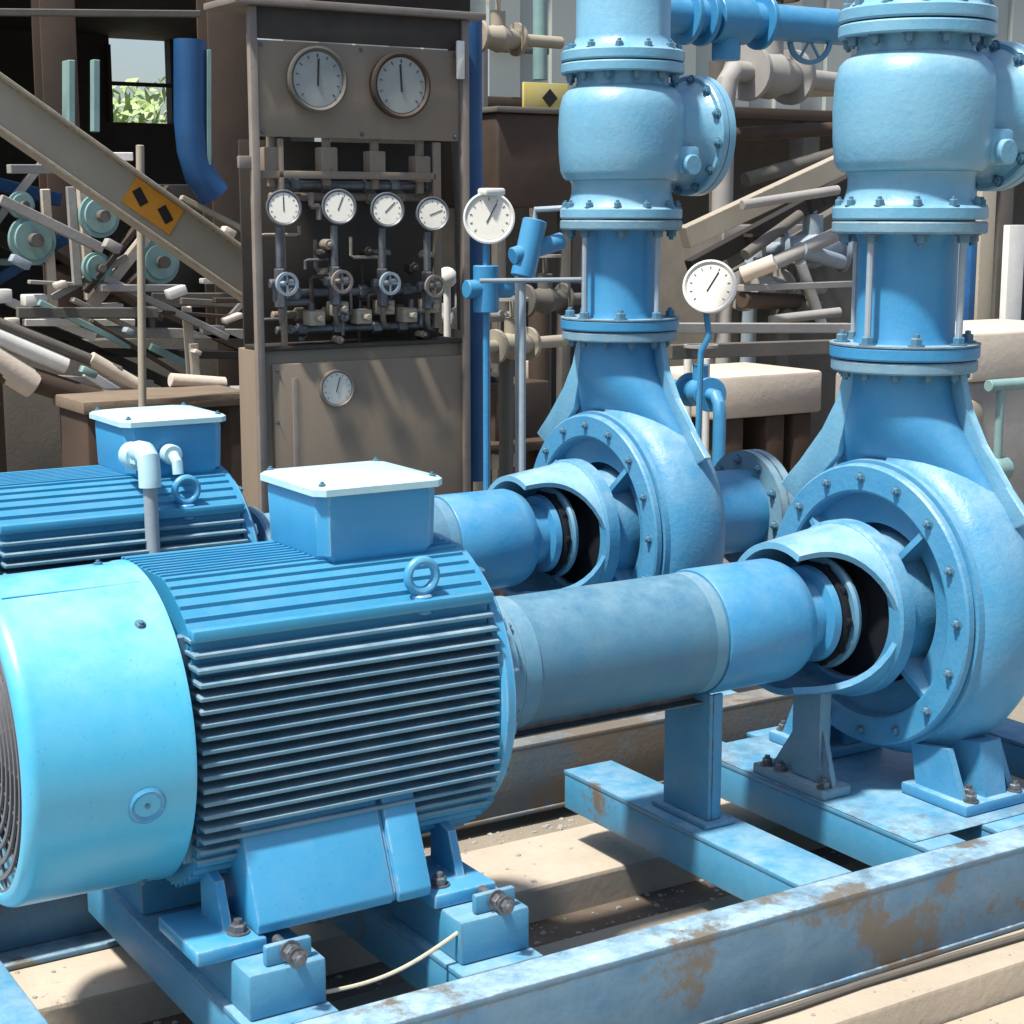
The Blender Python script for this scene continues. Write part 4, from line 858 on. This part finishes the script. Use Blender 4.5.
# small pipes/scrap between the pumps
random.seed(3)
scr = [((742, 205), (838, 190), .03, 'grey', 'grey scrap pipe lying highest on the heap between the pumps'), ((745, 255), (800, 215), .035, 'greydark', 'dark scrap pipe tilted up to the right on the heap'),
       ((760, 270), (835, 235), .045, 'grey', 'thick grey scrap pipe across the middle of the heap'), ((800, 262), (822, 325), .035, 'white', 'white scrap pipe standing steeply on the heap'),
       ((742, 300), (800, 302), .05, 'brown', 'rusty scrap pipe lying low on the heap'), ((770, 320), (840, 312), .03, 'grey', 'thin grey scrap pipe lowest on the heap'), ((742, 275), (775, 262), .05, 'cream', 'short cream scrap pipe on the left of the heap'), ((800, 250), (840, 262), .05, 'conduit', 'bluish grey scrap pipe right of the white one')]
for a, e, r, mm, lab in scr:
    b = MB(); b.cyl(W(*a, 5.0), W(*e, 5.0+random.uniform(-.15, .3)), r, 16); single('scrap_pipe', b, M[mm], lab, 'pipe', 'scrap pipes heaped between the pumps')
t = thing('scrap_skip', W(790, 450, 5.6), 'dark grey steel skip under the scrap pipes between the pumps', 'skip')
a, e = W(725, 225, 5.6), W(860, 400, 5.6)
b = MB(); b.box((a.x, 5.6, -0.16), (e.x, 6.6, a.z), 0.02); b.build('body', M['greydark'], t)
b = MB(); b.box((a.x-0.03, 5.57, a.z-0.12), (e.x+0.03, 5.599, a.z), 0.006); b.build('rim', M['grey'], t)

# behind the near pump, right edge
t = thing('grey_tank', W(985, 480, 3.0), 'grey steel tank with beige lid and oval hatch at the right edge', 'tank')
a, e = W(945, 384, 3.0), W(1060, 384, 3.0)
b = MB(); b.box((a.x, 3.0, -0.16), (e.x+0.3, 3.8, a.z), 0.02, 3); b.build('shell', M['grey'], t)
a2 = W(968, 332, 3.0)
b = MB(); b.box((a2.x, 2.97, a.z+0.001), (e.x+0.3, 3.7, a2.z), 0.02, 3); b.build('lid', M['cream'], t)
q = W(972, 418, 2.985); b = MB(); b.lathe([(0, 0), (0, 0.09), (0.012, 0.085), (0.02, 0.07), (0.02, 0)], q+Vector((0, 0.013, 0)), (0, -1, 0), 32)
h = b.build('oval_hatch', M['beige'], t)
b = MB(); p = W(1001, 385, 2.8); b.cyl((p.x, 2.8, -0.16), (p.x, 2.8, p.z), 0.022, 14); b.cyl((p.x-0.09, 2.8, p.z), (p.x+0.2, 2.8, p.z), 0.03, 14); b.cyl((p.x-0.03, 2.8, p.z-0.42), (p.x+0.06, 2.8, p.z-0.42), 0.06, 14)
single('post', b, M['teal'], 'teal pipe post with a tee head in front of the grey tank', 'post')
for px, wd, a_, e_, mm, lab, Y in ((955, .13, 235, 335, 'white', 'bright white upright panel right of the near pipe spool', 4.2), (1018, .14, 225, 340, 'white', 'wide white upright panel at the right edge above the beige lid', 4.2), (990, .12, 190, 340, 'beige', 'brownish grey upright panel between two white ones', 4.3), (975, .05, 238, 340, 'navy', 'dark navy upright post beside the bright white panel', 4.1)):
    p = W(px, a_, Y); b = MB(); b.box((p.x-wd/2, Y, -0.16), (p.x+wd/2, Y+0.05, p.z), 0.004); single('hoarding_board', b, M[mm], lab, 'panel', 'upright panels behind the near pump')
# between console and far pump
for i, (px, a_, e_, r, Y, mm, lab) in enumerate(((447, 280, 430, .014, 2.7, 'steel', 'slim steel post topped by a white ball right of the console'), (483, 300, 470, .03, 2.9, 'beige', 'pale beige upright pipe right of the navy standpipe'), (505, 285, 470, .025, 2.8, 'greydark', 'dark upright pipe left of the far pump neck'), (520, 250, 480, .02, 2.6, 'conduit', 'slim bluish upright pipe left of the far pump neck'), (540, 290, 470, .05, 3.2, 'brown', 'thick rusty upright pipe close to the far pump neck'))):
    b = MB(); p = W(px, a_, Y); b.cyl((p.x, Y, -0.16), (p.x, Y, p.z), r, 14)
    if i == 0: b.lathe([(0.04*math.cos(a)*-1, 0.04*math.sin(a)) for a in [PI*k/12 for k in range(13)]], (p.x, Y, p.z+0.01), (0, 0, 1), 24)
    single('upright_pipe', b, M['white' if i == 0 else mm], lab, 'pipe', 'upright pipes right of the console')
for i, (px, py, sx, sy, sz, rz, mm, lab) in enumerate(((478, 358, .12, .1, .09, .4, 'cream', 'small cream block highest beside the console'), (495, 455, .16, .14, .10, .2, 'cream', 'cream block low behind the far shaft guard'), (505, 415, .3, .25, .3, .1, 'brown', 'brown crate behind the far shaft guard'), (478, 400, .22, .2, .22, -.2, 'black', 'black crate beside the console door'), (470, 430, .14, .1, .03, .1, 'white', 'flat white board near the foot of the console'), (535, 372, .1, .1, .1, .5, 'beige', 'little beige block left of the far pump neck'))):
    p = W(px, py, 3.1+0.05*i); b = MB(); b.box(p-Vector((sx/2, sy/2, sz/2)), p+Vector((sx/2, sy/2, sz/2)), 0.01, 2, Matrix.Rotation(rz, 3, 'Z'))
    single('block', b, M[mm], lab, 'block', 'blocks beside the console')
t = thing('work_table', W(500, 470, 3.3), 'dark steel table behind the far pump carrying crates and blocks', 'table')
p = W(440, 385, 3.0); q = W(560, 385, 3.0)
b = MB(); b.box((p.x, 2.98, p.z-0.30), (q.x, 3.7, p.z-0.26), 0.006); b.build('top', M['brown'], t)
for x in (p.x+0.05, q.x-0.05):
    for y in (3.05, 3.6):
        b = MB(); b.box((x-0.03, y-0.03, -0.16), (x+0.03, y+0.03, p.z-0.30), 0.004); b.build('leg', M['brown'], t)

# ---------------------------------------------------------------- more clutter
random.seed(21)
skid = bpy.data.objects['machine_skid']
for i in range(30):
    x0, y0 = random.uniform(-20, 245), random.uniform(150, 400); L_ = random.uniform(40, 150); a_ = random.choice((0.05, 0.45, 0.55, -0.9, 1.5, 0.4, -0.5, 0.0))
    Y_ = random.uniform(4.3, 4.7)
    b = MB(); b.beam(W(x0, y0, Y_), W(min(x0+L_*math.cos(a_), 262), y0+L_*math.sin(a_), Y_+random.uniform(-.05, .05)), 0.04, random.uniform(0.015, 0.05), 0.003)
    b.build('brace', M[random.choice(('brown', 'greydark', 'greydark', 'grey', 'brown', 'teal', 'beige', 'grey', 'white', 'cream', 'conduit'))], skid)
for px, py in ((12, 322), (60, 285), (128, 331), (176, 292), (232, 318), (88, 372), (196, 352), (20, 262), (112, 246), (228, 232), (182, 225)):
    p = W(px, py, 4.25); wd = random.uniform(.03, .09); ht = random.uniform(.02, .05)
    b = MB(); b.box(p-Vector((wd/2, .03, ht/2)), p+Vector((wd/2, .03, ht/2)), 0.005, 2, Matrix.Rotation(random.choice((0, .5, .5, -.3)), 3, 'Y')); b.build('pale_cover', M[random.choice(('white', 'cream', 'teal', 'grey', 'conduit'))], skid)

def fitting(px, py, Y, sc, mm, lab, rz=0.0, grp='pipe fittings between the pumps'):
    """flanged valve with bonnet and handwheel on its own stand pipe"""
    p = W(px, py, Y); t = thing('gate_valve', (p.x, p.y, -0.16), lab, 'valve', grp)
    c, s_ = math.cos(rz), math.sin(rz); ax = Vector((c, s_, 0))
    b = MB(); b.lathe([(-0.10*sc, 0), (-0.10*sc, 0.045*sc), (-0.05*sc, 0.05*sc), (0, 0.065*sc), (0.05*sc, 0.05*sc), (0.10*sc, 0.045*sc), (0.10*sc, 0)], p, ax, 24)
    b.cyl(p, p+Vector((0, 0, 0.12*sc)), 0.035*sc, 16); b.cyl(p+Vector((0, 0, 0.12*sc)), p+Vector((0, 0, 0.20*sc)), 0.012*sc, 10); b.build('valve_body', M[mm], t)
    for k in (-1, 1):
        b = MB(); q = p+ax*0.1*sc*k; b.cyl(q, q+ax*0.018*sc*k, 0.075*sc, 24); b.build('flange', M[mm], t)
    b = MB(); q = p+Vector((0, 0, 0.20*sc)); b.lathe([(-0.006*sc, 0.062*sc), (0.006*sc, 0.062*sc), (0.006*sc, 0.075*sc), (-0.006*sc, 0.075*sc), (-0.006*sc, 0.062*sc)], q, (0, 0, 1), 24)
    for k in range(2):
        d = Vector((math.cos(PI*k/2+.4), math.sin(PI*k/2+.4), 0))*0.066*sc; b.beam(q-d, q+d, 0.008*sc, 0.006*sc, 0)
    b.build('handwheel', M['grey' if mm != 'grey' else 'brown'], t)
    b = MB(); q = p-ax*0.118*sc; b.tube([q, q-ax*0.06*sc, q-ax*0.09*sc-Vector((0, 0, 0.03*sc)), q-ax*0.10*sc-Vector((0, 0, 0.08*sc)), (q.x-ax.x*0.10*sc, q.y-ax.y*0.1*sc, -0.16)], 0.028*sc, 14)
    q = p+ax*0.118*sc; b.tube([q, q+ax*0.25*sc], 0.028*sc, 14); b.build('line_pipe', M[mm], t)
fitting(762, 290, 5.3, 1.7, 'grey', 'grey gate valve in front of the scrap heap nearest the cream round gauge', 0.2)
fitting(812, 250, 5.4, 1.9, 'conduit', 'bluish grey gate valve highest on the scrap heap beside the near spool', -0.4)
fitting(796, 312, 5.25, 1.6, 'greydark', 'dark grey gate valve lowest beside the near spool', 0.6)
fitting(700, 392, 3.4, 1.1, 'pipe', 'small blue gate valve beside the short white posts', 1.3)
fitting(512, 345, 2.7, 0.9, 'beige', 'beige gate valve between the standpipe and the far pump', 0.3, 'pipe fittings right of the console')
fitting(462, 318, 2.75, 0.8, 'grey', 'grey gate valve close to the white ball post', 0.1, 'pipe fittings right of the console')
fitting(545, 300, 2.9, 0.9, 'greydark', 'dark gate valve behind the far pipe spool', 0.1, 'pipe fittings right of the console')
fitting(770, 75, 6.5, 2.6, 'grey', 'large grey gate valve high up against the pale warehouse wall', 0.3, 'pipe fittings on the warehouse wall')
fitting(498, 38, 6.5, 1.4, 'beige', 'large beige gate valve high up above the rusty tank', 0.1, 'pipe fittings on the warehouse wall')
for i, (a, e, r, mm, lab) in enumerate((((478, 30), (478, 300), .07, 'grey', 'tall grey pipe running up the warehouse wall beside the navy standpipe'), ((540, 0), (540, 80), .05, 'teal', 'short pale teal pipe high on the wall above the yellow sign'), ((690, 92), (850, 88), .06, 'beige', 'level beige pipe along the warehouse wall between the check valves'), ((720, 60), (720, 300), .08, 'greydark', 'upright dark grey pipe between the two check valves'), ((640, 140), (850, 128), .05, 'brown', 'level rusty pipe under the beige wall pipe'), ((745, 180), (850, 150), .05, 'greydark', 'dark pipe sloping under the level rusty pipe'))):
    b = MB(); b.cyl(W(*a, 7.4-0.2*i), W(*e, 7.4-0.2*i), r, 16); single('wall_pipe', b, M[mm], lab, 'pipe', 'pipes along the warehouse wall')

# loose grit and pebbles
random.seed(4)
g = MB()
def pebble(x, y, z, r):
    q = bmesh.ops.create_icosphere(g.bm, subdivisions=1, radius=r)
    for v in q['verts']: v.co = Vector((v.co.x*random.uniform(.7, 1.3), v.co.y*random.uniform(.7, 1.3), v.co.z*random.uniform(.4, .8)))
    bmesh.ops.translate(g.bm, vec=(x, y, z), verts=q['verts'])
for i in range(1400):
    y = random.choice((random.uniform(-0.02, 0.24), random.uniform(-0.66, 0.545), random.uniform(0.61, 0.68)))
    if abs(y+0.5) < 0.055: continue
    z = -0.09 if -0.03 < y < 0.25 else (-0.03 if y > 0.60 else 0.0)
    pebble(random.uniform(-0.6, 2.4), y, z, random.choice((.003, .004, .004, .006, .009)))
for i in range(260): pebble(random.uniform(-0.2, 3.0), random.uniform(-1.1, -0.67), -0.074, random.choice((.003, .004, .006)))
o = g.build('gravel', M['grey']); o['kind'] = 'stuff'
